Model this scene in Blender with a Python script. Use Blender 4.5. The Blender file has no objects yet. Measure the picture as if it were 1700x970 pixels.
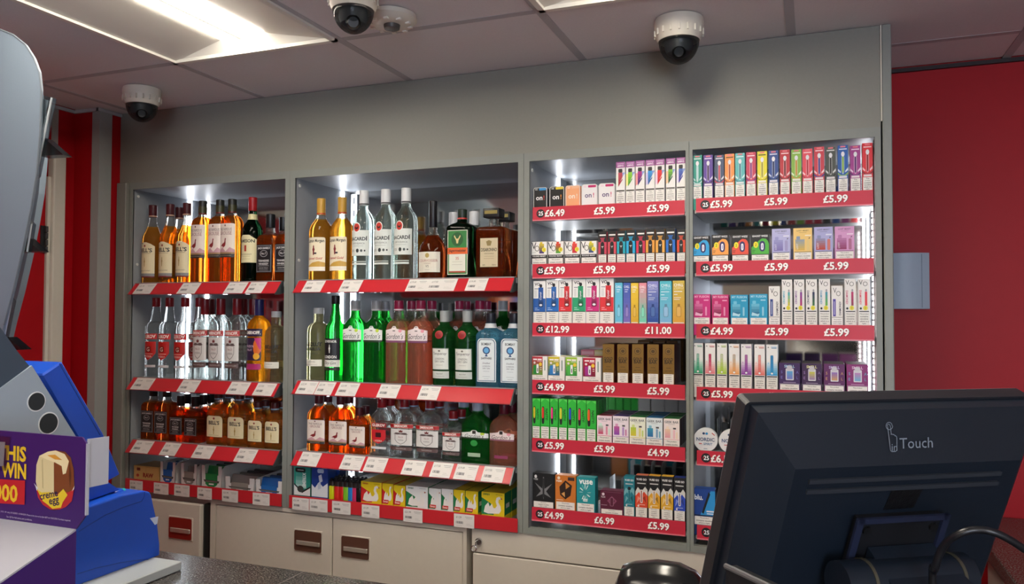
import bpy, bmesh, math, random
from mathutils import Vector, Matrix
from mathutils.geometry import tessellate_polygon
random.seed(7)
SC = bpy.context.scene
COL = SC.collection
# ------------------------------------------------------------------ camera, world, exposure
EYE = Vector((0.0, 0.0, 1.6))
FPX, YAW, PITCH, ROLL = 1299.67, -0.367424, 0.0282976, 0.003483
_fw = Vector((math.sin(YAW)*math.cos(PITCH), math.cos(YAW)*math.cos(PITCH), math.sin(PITCH)))
_rt = Vector((math.cos(YAW), -math.sin(YAW), 0))
_up = _rt.cross(_fw)
_r2 = _rt*math.cos(ROLL) + _up*math.sin(ROLL)
_u2 = _up*math.cos(ROLL) - _rt*math.sin(ROLL)
cam_d = bpy.data.cameras.new('camera'); cam = bpy.data.objects.new('camera', cam_d); COL.objects.link(cam)
cam_d.sensor_width = 36.0; cam_d.lens = FPX/1700*36.0; cam_d.clip_start = 0.02
cm = Matrix((_r2, _u2, -_fw)).transposed().to_4x4(); cm.translation = EYE
cam.matrix_world = cm
SC.camera = cam
world = bpy.data.worlds.new('world'); SC.world = world; world.use_nodes = True
world.node_tree.nodes['Background'].inputs[0].default_value = (0.55, 0.6, 0.7, 1)
world.node_tree.nodes['Background'].inputs[1].default_value = 0.12
SC.view_settings.view_transform = 'Standard'; SC.view_settings.look = 'None'
SC.view_settings.gamma = 1.0; SC.view_settings.use_curve_mapping = False
SC.view_settings.exposure = 0.32
TUBE_POWER = 27.0      # troffer lamp radiance
LED_POWER = 27.0       # shelf LED strip radiance
WINDOW_POWER = 11.0     # daylight behind the shop window
cy = SC.cycles
cy.max_bounces = 10; cy.diffuse_bounces = 4; cy.glossy_bounces = 5; cy.transmission_bounces = 10
cy.transparent_max_bounces = 24; cy.use_denoising = True; cy.sample_clamp_indirect = 6.0
cy.caustics_reflective = False; cy.caustics_refractive = False

# ------------------------------------------------------------------ helpers
def ray(px, py):
    return _r2*((px-850)/FPX) - _u2*((py-485)/FPX) + _fw
def onY(px, py, Y):
    d = ray(px, py); return EYE + d*((Y-EYE.y)/d.y)
def onX(px, py, X):
    d = ray(px, py); return EYE + d*((X-EYE.x)/d.x)
def onZ(px, py, Z):
    d = ray(px, py); return EYE + d*((Z-EYE.z)/d.z)
def lin(h):
    h = h.lstrip('#'); c = [int(h[i:i+2], 16)/255 for i in (0, 2, 4)]
    return tuple((x/12.92 if x <= .04045 else ((x+.055)/1.055)**2.4) for x in c)
_mats = {}
def mat(hexc, rough=0.5, metal=0.0, noise=0.0, nscale=60.0, emit=0.0, coat=0.0, bump=0.0, spec=None):
    key = (hexc, rough, metal, noise, nscale, emit, coat, bump, spec)
    if key in _mats: return _mats[key]
    m = bpy.data.materials.new('m_%s_%d' % (hexc.strip('#'), len(_mats))); m.use_nodes = True
    nt = m.node_tree; p = nt.nodes['Principled BSDF']
    c = (*lin(hexc), 1)
    p.inputs['Base Color'].default_value = c
    p.inputs['Roughness'].default_value = rough; p.inputs['Metallic'].default_value = metal
    if spec is not None: p.inputs['Specular IOR Level'].default_value = spec
    if coat: p.inputs['Coat Weight'].default_value = coat
    if emit:
        p.inputs['Emission Color'].default_value = c; p.inputs['Emission Strength'].default_value = emit
    if noise or bump:
        tc = nt.nodes.new('ShaderNodeTexCoord'); nz = nt.nodes.new('ShaderNodeTexNoise')
        nz.inputs['Scale'].default_value = nscale; nz.inputs['Detail'].default_value = 3
        nt.links.new(tc.outputs['Object'], nz.inputs['Vector'])
        if noise:
            mx = nt.nodes.new('ShaderNodeMix'); mx.data_type = 'RGBA'
            a = tuple(max(0, x*(1-noise)) for x in c[:3])+(1,); b = tuple(min(1, x*(1+noise)) for x in c[:3])+(1,)
            mx.inputs[6].default_value = a; mx.inputs[7].default_value = b
            nt.links.new(nz.outputs['Fac'], mx.inputs[0]); nt.links.new(mx.outputs[2], p.inputs['Base Color'])
        if bump:
            bp = nt.nodes.new('ShaderNodeBump'); bp.inputs['Strength'].default_value = bump; bp.inputs['Distance'].default_value = .002
            nt.links.new(nz.outputs['Fac'], bp.inputs['Height']); nt.links.new(bp.outputs[0], p.inputs['Normal'])
    _mats[key] = m; return m
def ink(h): return mat(h, .45)
def glass(hexc, mixf=0.5, rough=0.02, ior=1.33, milk=0.0):
    key = ('glass', hexc, mixf, rough, ior, milk)
    if key in _mats: return _mats[key]
    m = bpy.data.materials.new('glass_%s' % hexc.strip('#')); m.use_nodes = True; nt = m.node_tree
    p = nt.nodes['Principled BSDF']; c = (*lin(hexc), 1)
    p.inputs['Base Color'].default_value = c; p.inputs['Roughness'].default_value = rough
    p.inputs['IOR'].default_value = ior; p.inputs['Transmission Weight'].default_value = 1.0
    tr = nt.nodes.new('ShaderNodeBsdfTransparent'); tr.inputs[0].default_value = c
    mx = nt.nodes.new('ShaderNodeMixShader'); mx.inputs[0].default_value = mixf
    nt.links.new(p.outputs[0], mx.inputs[1]); nt.links.new(tr.outputs[0], mx.inputs[2])
    out = mx.outputs[0]
    if milk:
        tl = nt.nodes.new('ShaderNodeBsdfTranslucent'); tl.inputs[0].default_value = c
        df = nt.nodes.new('ShaderNodeBsdfDiffuse'); df.inputs[0].default_value = c
        m2 = nt.nodes.new('ShaderNodeMixShader'); m2.inputs[0].default_value = .45
        nt.links.new(tl.outputs[0], m2.inputs[1]); nt.links.new(df.outputs[0], m2.inputs[2])
        m3 = nt.nodes.new('ShaderNodeMixShader'); m3.inputs[0].default_value = milk
        nt.links.new(out, m3.inputs[1]); nt.links.new(m2.outputs[0], m3.inputs[2]); out = m3.outputs[0]
    nt.links.new(out, nt.nodes['Material Output'].inputs['Surface'])
    _mats[key] = m; return m
def emitter(hexc, power):
    key = ('emit', hexc, power)
    if key in _mats: return _mats[key]
    m = bpy.data.materials.new('lamp_%s' % hexc.strip('#')); m.use_nodes = True; nt = m.node_tree
    e = nt.nodes.new('ShaderNodeEmission'); e.inputs[0].default_value = (*lin(hexc), 1); e.inputs[1].default_value = power
    nt.links.new(e.outputs[0], nt.nodes['Material Output'].inputs['Surface'])
    _mats[key] = m; return m
def speckle(name, base, s1, s2, rough):
    m = bpy.data.materials.new(name); m.use_nodes = True; nt = m.node_tree; p = nt.nodes['Principled BSDF']
    tc = nt.nodes.new('ShaderNodeTexCoord'); nz = nt.nodes.new('ShaderNodeTexNoise'); nz.inputs['Scale'].default_value = 260; nz.inputs['Detail'].default_value = 2
    cr = nt.nodes.new('ShaderNodeValToRGB'); r = cr.color_ramp
    r.elements[0].position = .42; r.elements[0].color = (*lin(s1), 1); r.elements[1].position = .5; r.elements[1].color = (*lin(base), 1)
    e = r.elements.new(.66); e.color = (*lin(s2), 1)
    nt.links.new(tc.outputs['Object'], nz.inputs['Vector']); nt.links.new(nz.outputs['Fac'], cr.inputs[0]); nt.links.new(cr.outputs[0], p.inputs['Base Color'])
    p.inputs['Roughness'].default_value = rough
    return m

class MB:
    def __init__(s): s.v = []; s.f = []; s.mi = []; s.mats = []
    def m(s, mt):
        if mt not in s.mats: s.mats.append(mt)
        return s.mats.index(mt)
    def add(s, vs, fs, mt):
        o = len(s.v); s.v += [tuple(v) for v in vs]; i = s.m(mt)
        for f in fs: s.f.append(tuple(k+o for k in f)); s.mi.append(i)
        return s
    def quad(s, a, b, c, d, mt): return s.add((a, b, c, d), ((0, 1, 2, 3),), mt)
    def box(s, x0, y0, z0, x1, y1, z1, mt):
        v = [(x0,y0,z0),(x1,y0,z0),(x1,y1,z0),(x0,y1,z0),(x0,y0,z1),(x1,y0,z1),(x1,y1,z1),(x0,y1,z1)]
        return s.add(v, ((0,3,2,1),(4,5,6,7),(0,1,5,4),(1,2,6,5),(2,3,7,6),(3,0,4,7)), mt)
    def bbox(s, x0, y0, z0, x1, y1, z1, mt, bev=.004, seg=2):
        bm = bmesh.new(); bmesh.ops.create_cube(bm, size=1)
        for v in bm.verts:
            v.co = ((x0+x1)/2+v.co.x*(x1-x0), (y0+y1)/2+v.co.y*(y1-y0), (z0+z1)/2+v.co.z*(z1-z0))
        bmesh.ops.bevel(bm, geom=bm.edges[:], offset=bev, segments=seg, profile=.5, affect='EDGES')
        bm.verts.index_update()
        s.add([v.co for v in bm.verts], [[v.index for v in f.verts] for f in bm.faces], mt); bm.free(); return s
    def prism(s, poly, ax, a0, a1, mt):
        """poly: 2D points; ax: extrusion axis"""
        def P(p, a): return {'x': (a, p[0], p[1]), 'y': (p[0], a, p[1]), 'z': (p[0], p[1], a)}[ax]
        n = len(poly); vs = [P(p, a0) for p in poly]+[P(p, a1) for p in poly]
        tris = tessellate_polygon([[Vector((p[0], p[1], 0)) for p in poly]])
        fs = [tuple(t) for t in tris]+[tuple(n+i for i in reversed(t)) for t in tris]+[(i, (i+1) % n, n+(i+1) % n, n+i) for i in range(n)]
        return s.add(vs, fs, mt)
    def slab(s, pts, off, mt):
        """thick polygon: 3D points and an offset vector"""
        off = Vector(off); n = len(pts); pts = [Vector(p) for p in pts]
        tris = tessellate_polygon([pts]); vs = pts+[p+off for p in pts]
        fs = [tuple(t) for t in tris]+[tuple(n+i for i in reversed(t)) for t in tris]+[(i, (i+1) % n, n+(i+1) % n, n+i) for i in range(n)]
        return s.add(vs, fs, mt)
    def rings(s, rings, mt, seg=28, cap0=True, cap1=True, mts=None):
        """rings: (z, a, b, n) superellipse sections; mts: material per band"""
        vs = []
        for z, a, b, n in rings:
            for k in range(seg):
                t = 2*math.pi*(k+.5)/seg; c, sn = math.cos(t), math.sin(t)
                vs.append((a*math.copysign(abs(c)**(2/n), c), b*math.copysign(abs(sn)**(2/n), sn), z))
        o = len(s.v); s.v += vs
        for i in range(len(rings)-1):
            mi = s.m(mts[i] if mts else mt)
            for k in range(seg):
                k2 = (k+1) % seg
                s.f.append((o+i*seg+k, o+i*seg+k2, o+(i+1)*seg+k2, o+(i+1)*seg+k)); s.mi.append(mi)
        if cap0: s.f.append(tuple(o+k for k in reversed(range(seg)))); s.mi.append(s.m(mts[0] if mts else mt))
        if cap1: s.f.append(tuple(o+(len(rings)-1)*seg+k for k in range(seg))); s.mi.append(s.m(mts[-1] if mts else mt))
        return s
    def tube(s, path, r, mt, seg=10):
        path = [Vector(p) for p in path]; vs = []; n = len(path); prev = None
        for i, p in enumerate(path):
            t = (path[min(i+1, n-1)]-path[max(i-1, 0)]).normalized()
            u = t.cross(Vector((0, 0, 1)) if abs(t.z) < .9 else Vector((1, 0, 0))).normalized() if prev is None else (prev-t*prev.dot(t)).normalized()
            prev = u; w = t.cross(u); rr = r[i] if isinstance(r, (list, tuple)) else r
            vs += [p+(u*math.cos(2*math.pi*k/seg)+w*math.sin(2*math.pi*k/seg))*rr for k in range(seg)]
        fs = [(i*seg+k, i*seg+(k+1) % seg, (i+1)*seg+(k+1) % seg, (i+1)*seg+k) for i in range(n-1) for k in range(seg)]
        fs += [tuple(reversed(range(seg))), tuple((n-1)*seg+k for k in range(seg))]
        return s.add(vs, fs, mt)
    def mesh(s, name, origin=(0, 0, 0), smooth=None):
        me = bpy.data.meshes.new(name); o = Vector(origin)
        me.from_pydata([tuple(Vector(v)-o) for v in s.v], [], s.f)
        for m_ in s.mats: me.materials.append(m_)
        me.polygons.foreach_set('material_index', s.mi)
        bm = bmesh.new(); bm.from_mesh(me); bmesh.ops.recalc_face_normals(bm, faces=bm.faces[:]); bm.to_mesh(me); bm.free()
        if smooth:
            me.shade_smooth(); me.set_sharp_from_angle(angle=math.radians(smooth))
        me.update(); return me
def link(name, me, parent=None, loc=(0, 0, 0), rz=0):
    o = bpy.data.objects.new(name, me); COL.objects.link(o); o.location = loc; o.rotation_euler[2] = rz
    if parent: o.parent = parent
    return o
def part(mb, name, parent, smooth=None):
    """mesh given in world coordinates, child of a thing (unrotated) or of one of its parts"""
    org = Vector((0, 0, 0)); p = parent
    while p: org += Vector(p.location); p = p.parent
    return link(name, mb.mesh(name, org, smooth), parent)
def tag(o, label, cat, group=None):
    o['label'] = label; o['category'] = cat
    if group: o['group'] = group
    return o
def thing(name, loc, label, cat, group=None):
    o = link(name, None, None, loc); return tag(o, label, cat, group)
def struct(mb, name, parent=None, smooth=None, label=None):
    o = link(name, mb.mesh(name, (0, 0, 0), smooth), parent)
    o['kind'] = 'structure'
    if label: o['label'] = label
    return o
def copy_tree(src, loc):
    r = src.copy(); COL.objects.link(r); r.location = loc
    for ch in list(src.children):
        c = ch.copy(); COL.objects.link(c); c.parent = r
        for g in list(ch.children):
            d = g.copy(); COL.objects.link(d); d.parent = c
    return r
ORD = ['first', 'second', 'third', 'fourth', 'fifth', 'sixth', 'seventh', 'eighth', 'ninth', 'tenth', 'eleventh', 'twelfth', 'thirteenth', 'fourteenth', 'fifteenth', 'sixteenth']
NUM = ['one', 'two', 'three', 'four', 'five', 'six', 'seven', 'eight', 'nine', 'ten', 'eleven', 'twelve', 'thirteen', 'fourteen', 'fifteen', 'sixteen']

# ---- flat print: 2D elements laid onto a surface
_tx = {}
def text2d(s, bold=.0, shear=0.0):
    key = (s, bold, shear)
    if key in _tx: return _tx[key]
    c = bpy.data.curves.new('t', 'FONT'); c.body = s; c.resolution_u = 2; c.offset = bold; c.shear = shear
    c.align_x = 'CENTER'; c.space_line = .85
    o = bpy.data.objects.new('t', c); me = o.to_mesh()
    vs = [(v.co.x, v.co.y) for v in me.vertices]; fs = [tuple(p.vertices) for p in me.polygons]
    o.to_mesh_clear(); bpy.data.objects.remove(o); bpy.data.curves.remove(c)
    if vs:
        x0 = min(v[0] for v in vs); x1 = max(v[0] for v in vs); y0 = min(v[1] for v in vs); y1 = max(v[1] for v in vs)
        vs = [(v[0]-(x0+x1)/2, v[1]-(y0+y1)/2) for v in vs]; w, h = x1-x0, y1-y0
    else: w = h = 1
    _tx[key] = (vs, fs, w, h); return _tx[key]
def rr(x0, y0, x1, y1, r, k=4, corners='1111', ry=None):
    ry = r if ry is None else ry
    out = []
    for i, (cx, cy_, a0) in enumerate(((x1-r, y0+ry, -90), (x1-r, y1-ry, 0), (x0+r, y1-ry, 90), (x0+r, y0+ry, 180))):
        if corners[i] == '0': out.append(((x1, y0), (x1, y1), (x0, y1), (x0, y0))[i]); continue
        for j in range(k+1):
            t = math.radians(a0+90*j/k); out.append((cx+r*math.cos(t), cy_+ry*math.sin(t)))
    return out
def ell(cx, cy_, rx, ry, k=16): return [(cx+rx*math.cos(2*math.pi*i/k), cy_+ry*math.sin(2*math.pi*i/k)) for i in range(k)]
def R(x0, y0, x1, y1, c): return ('p', [(x0, y0), (x1, y0), (x1, y1), (x0, y1)], c)
def RR(x0, y0, x1, y1, r, c, corners='1111'): return ('p', rr(x0, y0, x1, y1, r, 3, corners), c)
def E(cx, cy_, rx, ry, c): return ('p', ell(cx, cy_, rx, ry), c)
def PG(pts, c): return ('p', pts, c)
def T(s, cx, cy_, h, c, maxw=None, bold=.0, shear=0.0, rot=0): return ('t', s, cx, cy_, h, c, maxw, bold, shear, rot)
def G(x0, y0, x1, y1, c0, c1, k=6):
    a, b = c0.lstrip('#'), c1.lstrip('#'); out = []
    for i in range(k):
        t = (i+.5)/k; col = '#'+''.join('%02x' % round(int(a[j:j+2], 16)*(1-t)+int(b[j:j+2], 16)*t) for j in (0, 2, 4))
        out.append(R(x0, y0+(y1-y0)*i/k, x1, y0+(y1-y0)*(i+1)/k, col))
    return out
def flat(els):
    out = []
    for e in els:
        if isinstance(e, list): out += flat(e)
        else: out.append(e)
    return out
def clipx(poly, x0, x1):
    for xs, sgn in ((x0, 1), (x1, -1)):
        out = []
        for i in range(len(poly)):
            p, q = poly[i], poly[(i+1) % len(poly)]; a, b = (p[0]-xs)*sgn, (q[0]-xs)*sgn
            if a >= 0: out.append(p)
            if (a > 0 > b) or (a < 0 < b):
                t = a/(a-b); out.append((xs, p[1]+(q[1]-p[1])*t))
        poly = out
        if len(poly) < 3: return None
    return poly
def decal(mb, els, fmap, sx=1.0, sy=1.0, step=None, lay0=1):
    """els in (x,y) units; sx, sy metres per unit; fmap(x,z,off) -> point"""
    for i, e in enumerate(flat(els)):
        off = .00022*(i*.35+lay0)
        if e[0] == 'p':
            pts = [(p[0]*sx, p[1]*sy) for p in e[1]]; c = e[2]
            if len(pts) == 4: polys = [pts]
            else: polys = [[pts[k] for k in t] for t in tessellate_polygon([[Vector((p[0], p[1], 0)) for p in pts]])]
        else:
            _, s_, cx, cy_, h, c, maxw, bold, shear, rot = e
            vs, fs, w, hh = text2d(s_, bold, shear); k = h*(sx if abs(rot) == 90 else sy)/hh; kx = k
            mw = maxw*(sy if abs(rot) == 90 else sx) if maxw else 0
            if maxw and w*k > mw: kx = mw/w
            ct, st = math.cos(math.radians(rot)), math.sin(math.radians(rot))
            pv = [(cx*sx+(v[0]*kx*ct-v[1]*k*st), cy_*sy+(v[0]*kx*st+v[1]*k*ct)) for v in vs]
            polys = [[pv[j] for j in f] for f in fs]
        if step:
            out = []
            for p in polys:
                a = min(q[0] for q in p); b = max(q[0] for q in p)
                i0, i1 = math.floor(a/step), math.floor(b/step)
                if i0 == i1: out.append(p); continue
                for j in range(i0, i1+1):
                    q = clipx(p, j*step, (j+1)*step)
                    if q: out.append(q)
            polys = out
        m_ = ink(c)
        for p in polys:
            mb.add([fmap(q[0], q[1], off) for q in p], (tuple(range(len(p))),), m_)
    return mb
def print_mesh(mb, name):
    me = bpy.data.meshes.new(name); me.from_pydata(mb.v, [], mb.f)
    for m_ in mb.mats: me.materials.append(m_)
    me.polygons.foreach_set('material_index', mb.mi); me.update(); return me

# ------------------------------------------------------------------ common materials
GREY = mat('#848883', .5, noise=.04, nscale=90)
GREYS = mat('#989da2', .42, noise=.05, nscale=40)
FASC = mat('#85857d', .55, noise=.05, nscale=120, bump=.08)
REDW = mat('#a80a17', .5, noise=.05, nscale=30, spec=.25)
REDC = mat('#b00f1c', .4, noise=.04, nscale=30)
STRIP = mat('#c42832', .3)
STRIP2 = mat('#c4293f', .4)
WHITEC = mat('#cfc8bd', .45, noise=.03, nscale=50)
CEILM = mat('#dedcdf', .85, noise=.05, nscale=200, bump=.15)
GRID = mat('#b4b4b9', .6)
MIRROR = mat('#b9b8b6', .07, 1.0)
CHROME = mat('#c9c9cc', .18, 1.0)
BLACKP = mat('#111214', .4)
DARKM = mat('#26272a', .5)
COUNTER = speckle('counter_speckle', '#3a3836', '#1c1c1e', '#6c6864', .2)
LED = emitter('#f2f6ff', LED_POWER)
CLEAR = glass('#f4f7f8', .7, .02, 1.25)
EYZ = 1.6
ZC = EYZ+.78          # ceiling
YF = 2.30             # front plane of the shelving
YB = 2.73             # red rear wall
XL = -2.66
# ------------------------------------------------------------------ the room
FLOORM = mat('#8d8682', .5, noise=.15, nscale=8)
PLASTER = mat('#b9b2a8', .8, noise=.03, nscale=20)
struct(MB().box(-2.8, -4.6, -.1, 3.6, 2.9, 0, FLOORM), 'floor')
struct(MB().box(-2.8, YB, 0, 3.6, YB+.1, ZC+.15, REDW), 'wall_back')
struct(MB().box(3.5, -4.6, 0, 3.6, YB, ZC+.15, PLASTER), 'wall_right')
# side wall beside the shelving: red panel, a step out, red return
wl = struct(MB().box(XL-.1, -4.6, 0, XL, 2.2, ZC+.15, REDW), 'wall_left')
b = MB().box(XL-.1, 2.2, 0, -2.535, YB, ZC+.15, REDW)
part(b, 'wall_step', wl)
GST = mat('#9a9d9c', .45, noise=.04)
b = MB().prism([(-2.562, 2.2), (-2.562, 2.193), (-2.524, 2.193), (-2.524, 2.25), (-2.535, 2.25), (-2.535, 2.2)], 'z', 0, ZC-.013, GST)
part(b, 'corner_strip', wl)
b = MB().box(XL, 2.1, 0, XL+.005, 2.125, ZC-.012, GST); part(b, 'wall_strip', wl)
b = MB().box(XL-.002, -4.6, ZC-.012, XL+.008, 2.2, ZC, GRID).box(XL, 2.19, ZC-.012, -2.53, 2.2, ZC, GRID).box(-2.54, 2.19, ZC-.012, -2.528, 2.3, ZC, GRID)
part(b, 'ceiling_trim', wl)
# door in the side wall
def sx_(px, py): return onX(px, py, XL+.02)
d0 = onX(100, 262, XL); dtop = d0.z; dy1 = d0.y
d1 = link('door_1', MB().box(XL+.001, dy1-.95, 0, XL+.012, dy1-.066, dtop-.07, REDW).mesh('door_1')); d1['kind'] = 'structure'
DW = mat('#d8d6cc', .4, noise=.03)
b = MB().bbox(XL, dy1-.052, 0, XL+.035, dy1, dtop, DW, .006).bbox(XL, dy1-1.05, dtop-.085, XL+.035, dy1-.08, dtop, DW, .006).bbox(XL, dy1-1.05, 0, XL+.035, dy1-.965, dtop, DW, .006)
part(b, 'door_frame', d1)
part(MB().box(XL, dy1-.064, 0, XL+.02, dy1-.05, dtop-.083, DW), 'door_stop', d1)
for z in (1.87, 1.0, .3):
    h_ = MB()
    for k in range(4): h_.tube([(XL+.022, dy1-.068, z-.05+k*.025+.002), (XL+.022, dy1-.068, z-.05+k*.025+.023)], .006, DARKM, 8)
    h_.box(XL+.012, dy1-.085, z-.05, XL+.016, dy1-.068, z+.05, DARKM)
    part(h_, 'hinge', d1)
# front of the shop behind the viewer: wall, window with daylight
wf = struct(MB().box(-2.8, -4.6, 0, 3.6, -4.5, .55, PLASTER).box(-2.8, -4.6, 2.2, 3.6, -4.5, ZC+.15, PLASTER).box(-2.8, -4.6, .55, .9, -4.5, 2.2, PLASTER).box(3.2, -4.6, .55, 3.6, -4.5, 2.2, PLASTER), 'wall_front')
w1 = link('window_1', MB().box(.9, -4.58, .55, 3.2, -4.57, 2.2, emitter('#dbe6fb', WINDOW_POWER)).mesh('window_1')); w1['kind'] = 'structure'
for x in (.9, 2.02, 3.14): part(MB().box(x, -4.56, .55, x+.06, -4.5, 2.2, DARKM), 'window_bar', w1)

# ceiling: grid bars with a tile in each cell, two recessed lights in view and more over the shop
ceil = struct(MB().box(-2.8, -4.6, ZC+.14, 3.6, 2.9, ZC+.2, CEILM), 'ceiling')
GX = [-2.66]+[-1.858+.602*i-.602 for i in range(0, 10)]+[3.5]; GY = [-4.5]+[1.888-.602*i for i in range(10, -1, -1)]+[2.49, YB]
LIGHT_CELLS = [(-1.858, 1.888), (-.654, 1.888), (-1.858, -.52), (-.654, -.52), (.55, -.52), (-1.858, -2.93), (.55, -2.93)]
def is_light(x, y):
    for lx, ly in LIGHT_CELLS:
        if abs(x-lx) < .05 and ly-1.25 < y < ly-.3: return True
    return False
tile_me = {}
for i in range(len(GX)-1):
    for j in range(len(GY)-1):
        x0, x1, y0, y1 = GX[i], GX[i+1], GY[j], GY[j+1]
        if is_light(x0, y0): continue
        if y1 <= 1.3 and x0 < -2.5 and y0 < -2: pass
        key = (round(x1-x0, 3), round(y1-y0, 3))
        if key not in tile_me:
            w, d = key; tile_me[key] = MB().bbox(.009, .009, .002, w-.009, d-.009, .016, CEILM, .003, 1).mesh('ceiling_tile')
        link('ceiling_tile', tile_me[key], ceil, (x0, y0, ZC))
for x in GX[1:-1]:
    part(MB().box(x-.012, -4.5, ZC+.0005, x+.012, YB, ZC+.008, GRID), 'grid_bar', ceil)
for y in GY[1:-1]:
    part(MB().box(-2.66, y-.012, ZC+.0012, 3.5, y+.012, ZC+.0085, GRID), 'grid_bar', ceil)
RIM = mat('#e9e6dc', .4); REFL = mat('#efece2', .5); TUBE = emitter('#fff4e2', TUBE_POWER)
LL = ['recessed strip light with white reflectors above the spirits bay', 'recessed strip light with white reflectors above the vape bay']
for k, (lx, ly) in enumerate(LIGHT_CELLS):
    x0, x1, y1, y0 = lx+.004, lx+.598, ly-.004, ly-1.2
    lab = LL[k] if k < 2 else 'recessed strip light over the shop floor, number %s from the counter' % NUM[k-2]
    t = thing('ceiling_light', ((x0+x1)/2, (y0+y1)/2, ZC), lab, 'light', 'ceiling lights')
    b = MB()
    for (a, c, d, e) in ((x0, y0, x1, y0+.016), (x0, y1-.016, x1, y1), (x0, y0, x0+.016, y1), (x1-.016, y0, x1, y1)):
        b.box(a, c, ZC-.006, d, e, ZC+.004, RIM)
    part(b, 'rim', t)
    zt = ZC+.034; xi0, xi1, yi0, yi1 = x0+.222, x1-.222, y0+.045, y1-.045
    A, B_, C_, D_ = (x0+.01, y0+.01, ZC), (x1-.01, y0+.01, ZC), (x1-.01, y1-.01, ZC), (x0+.01, y1-.01, ZC)
    a, b2, c2, d2 = (xi0, yi0, zt), (xi1, yi0, zt), (xi1, yi1, zt), (xi0, yi1, zt)
    b = MB().quad(A, B_, b2, a, REFL).quad(B_, C_, c2, b2, REFL).quad(C_, D_, d2, c2, REFL).quad(D_, A, a, d2, REFL).quad(a, b2, c2, d2, REFL)
    part(b, 'reflector', t)
    w = (xi1-xi0)
    for s in (0, 1):
        xs = xi0+s*(w/2+.002); b = MB().bbox(xs+.001, yi0+.003, zt-.006, xs+w/2-.003, yi1-.003, zt-.0005, TUBE, .002, 1)
        part(b, 'lamp', t)
    part(MB().tube([((xi0+xi1)/2, yi0+.01, zt-.012), ((xi0+xi1)/2, yi1-.012, zt-.012)], .003, mat('#77746c', .4), 8), 'lamp_rod', t)

# bulkhead fascia above the shelving
f = struct(MB().box(-2.535, YF, EYZ+.5, .172, YF+.04, ZC, FASC), 'wall_bulkhead')
part(MB().box(-2.535, YF+.04, EYZ+.5, .172, YB, EYZ+.515, DARKM), 'bulkhead_soffit', f)
part(MB().box(.1725, YF-.004, EYZ+.52, .1755, YF+.001, ZC, mat('#d6d2c4', .5)), 'sealant_line', f)
t1 = struct(MB().bbox(.176, YF-.006, 0, .199, YB, ZC, GREY, .002, 1), 'trim_1')
struct(MB().box(-2.56, YB-.012, ZC-.014, 3.5, YB, ZC-.002, mat('#1d0d10', .6)), 'trim_2')

# small pale box on the red wall
p0 = onY(1480, 421, YB-.04); p1 = onY(1544, 513, YB-.04)
wb = thing('wall_speaker', (p0.x+.05, YB, p1.z), 'pale blue-grey box with curved front mounted on the red wall', 'speaker')
PB = mat('#aebdcb', .45, noise=.03)
xa, xb = p1.x-.155, p1.x
def speaker_poly(x0, x1, n=10):
    pts = [(x1, YB), (x0, YB)]
    for i in range(n+1):
        s = i/n; pts.append((x0+(x1-x0)*s, YB-.035-.022*math.sin(math.pi*s)))
    return pts
part(MB().prism(speaker_poly(xa, xb), 'z', p1.z, p0.z, PB), 'housing', wb, 30)
for fx in (.28, .86):
    x = xa+(xb-xa)*fx; y = YB-.035-.022*math.sin(math.pi*fx)
    part(MB().box(x-.001, y-.0012, p1.z+.004, x+.001, y+.003, p0.z-.004, mat('#7f8ea0', .5)), 'seam', wb)

# ------------------------------------------------------------------ ceiling cameras and smoke detector
IV = mat('#d9d4c6', .45, noise=.03)
SMOKE = glass('#a9adb0', .6, .02, 1.3)
def dome(px, py, label, r=.062, scale=1.0):
    c = onZ(px, py, ZC)
    t = thing('dome_camera', (c.x, c.y, ZC), label, 'camera', 'ceiling dome cameras')
    def ring(lst, mt): return MB().rings([(ZC+z, a, a, 2) for z, a in lst], mt, 40)
    def mv(mb): mb.v = [(v[0]+c.x, v[1]+c.y, v[2]) for v in mb.v]; return mb
    r_ = r*scale
    part(mv(ring([(0, r_*1.0), (-.012, r_*1.03), (-.045*scale, r_*.98), (-.058*scale, r_*.86), (-.058*scale, r_*.5)], IV)), 'housing', t, 35)
    for k in range(18):
        a = 2*math.pi*k/18; x, y = c.x+math.cos(a)*r_*1.0, c.y+math.sin(a)*r_*1.0
        part(MB().box(x-.0022, y-.0022, ZC-.046*scale, x+.0022, y+.0022, ZC-.03*scale, IV), 'rib', t)
    prof = [(-.056*scale, r_*.84)]+[(-.056*scale-r_*.98*math.sin(math.radians(a)), r_*.84*math.cos(math.radians(a))) for a in (12, 25, 38, 50, 62, 73, 83, 88)]
    part(mv(ring(prof, SMOKE)), 'dome_cover', t, 60)
    part(mv(ring([(-.05*scale, r_*.55), (-.075*scale, r_*.6), (-.09*scale, r_*.5), (-.1*scale, r_*.25)], mat('#6d7073', .4))), 'camera_module', t, 30)
    lens_d = (EYE-Vector((c.x, c.y, ZC-.08))).normalized(); l0 = Vector((c.x, c.y, ZC-.085*scale))
    part(MB().tube([l0, l0+lens_d*.028*scale, l0+lens_d*.036*scale], [.017*scale, .017*scale, .012*scale], BLACKP, 16), 'lens', t, 40)
dome(236, 148, 'dome camera on the ceiling near the red panelled corner', .061)
dome(587, -22, 'dome camera on the ceiling beside the smoke detector', .058)
dome(1127, 33, 'dome camera on the ceiling above the vape bays', .063)
c = onZ(648, 26, ZC)
t = thing('smoke_detector', (c.x, c.y, ZC), 'flat white round smoke detector on the ceiling', 'detector')
b = MB().rings([(ZC, .068, .068, 2), (ZC-.012, .07, .07, 2), (ZC-.022, .06, .06, 2), (ZC-.026, .045, .045, 2)], IV, 36); b.v = [(v[0]+c.x, v[1]+c.y, v[2]) for v in b.v]
part(b, 'housing', t, 35)
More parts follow.
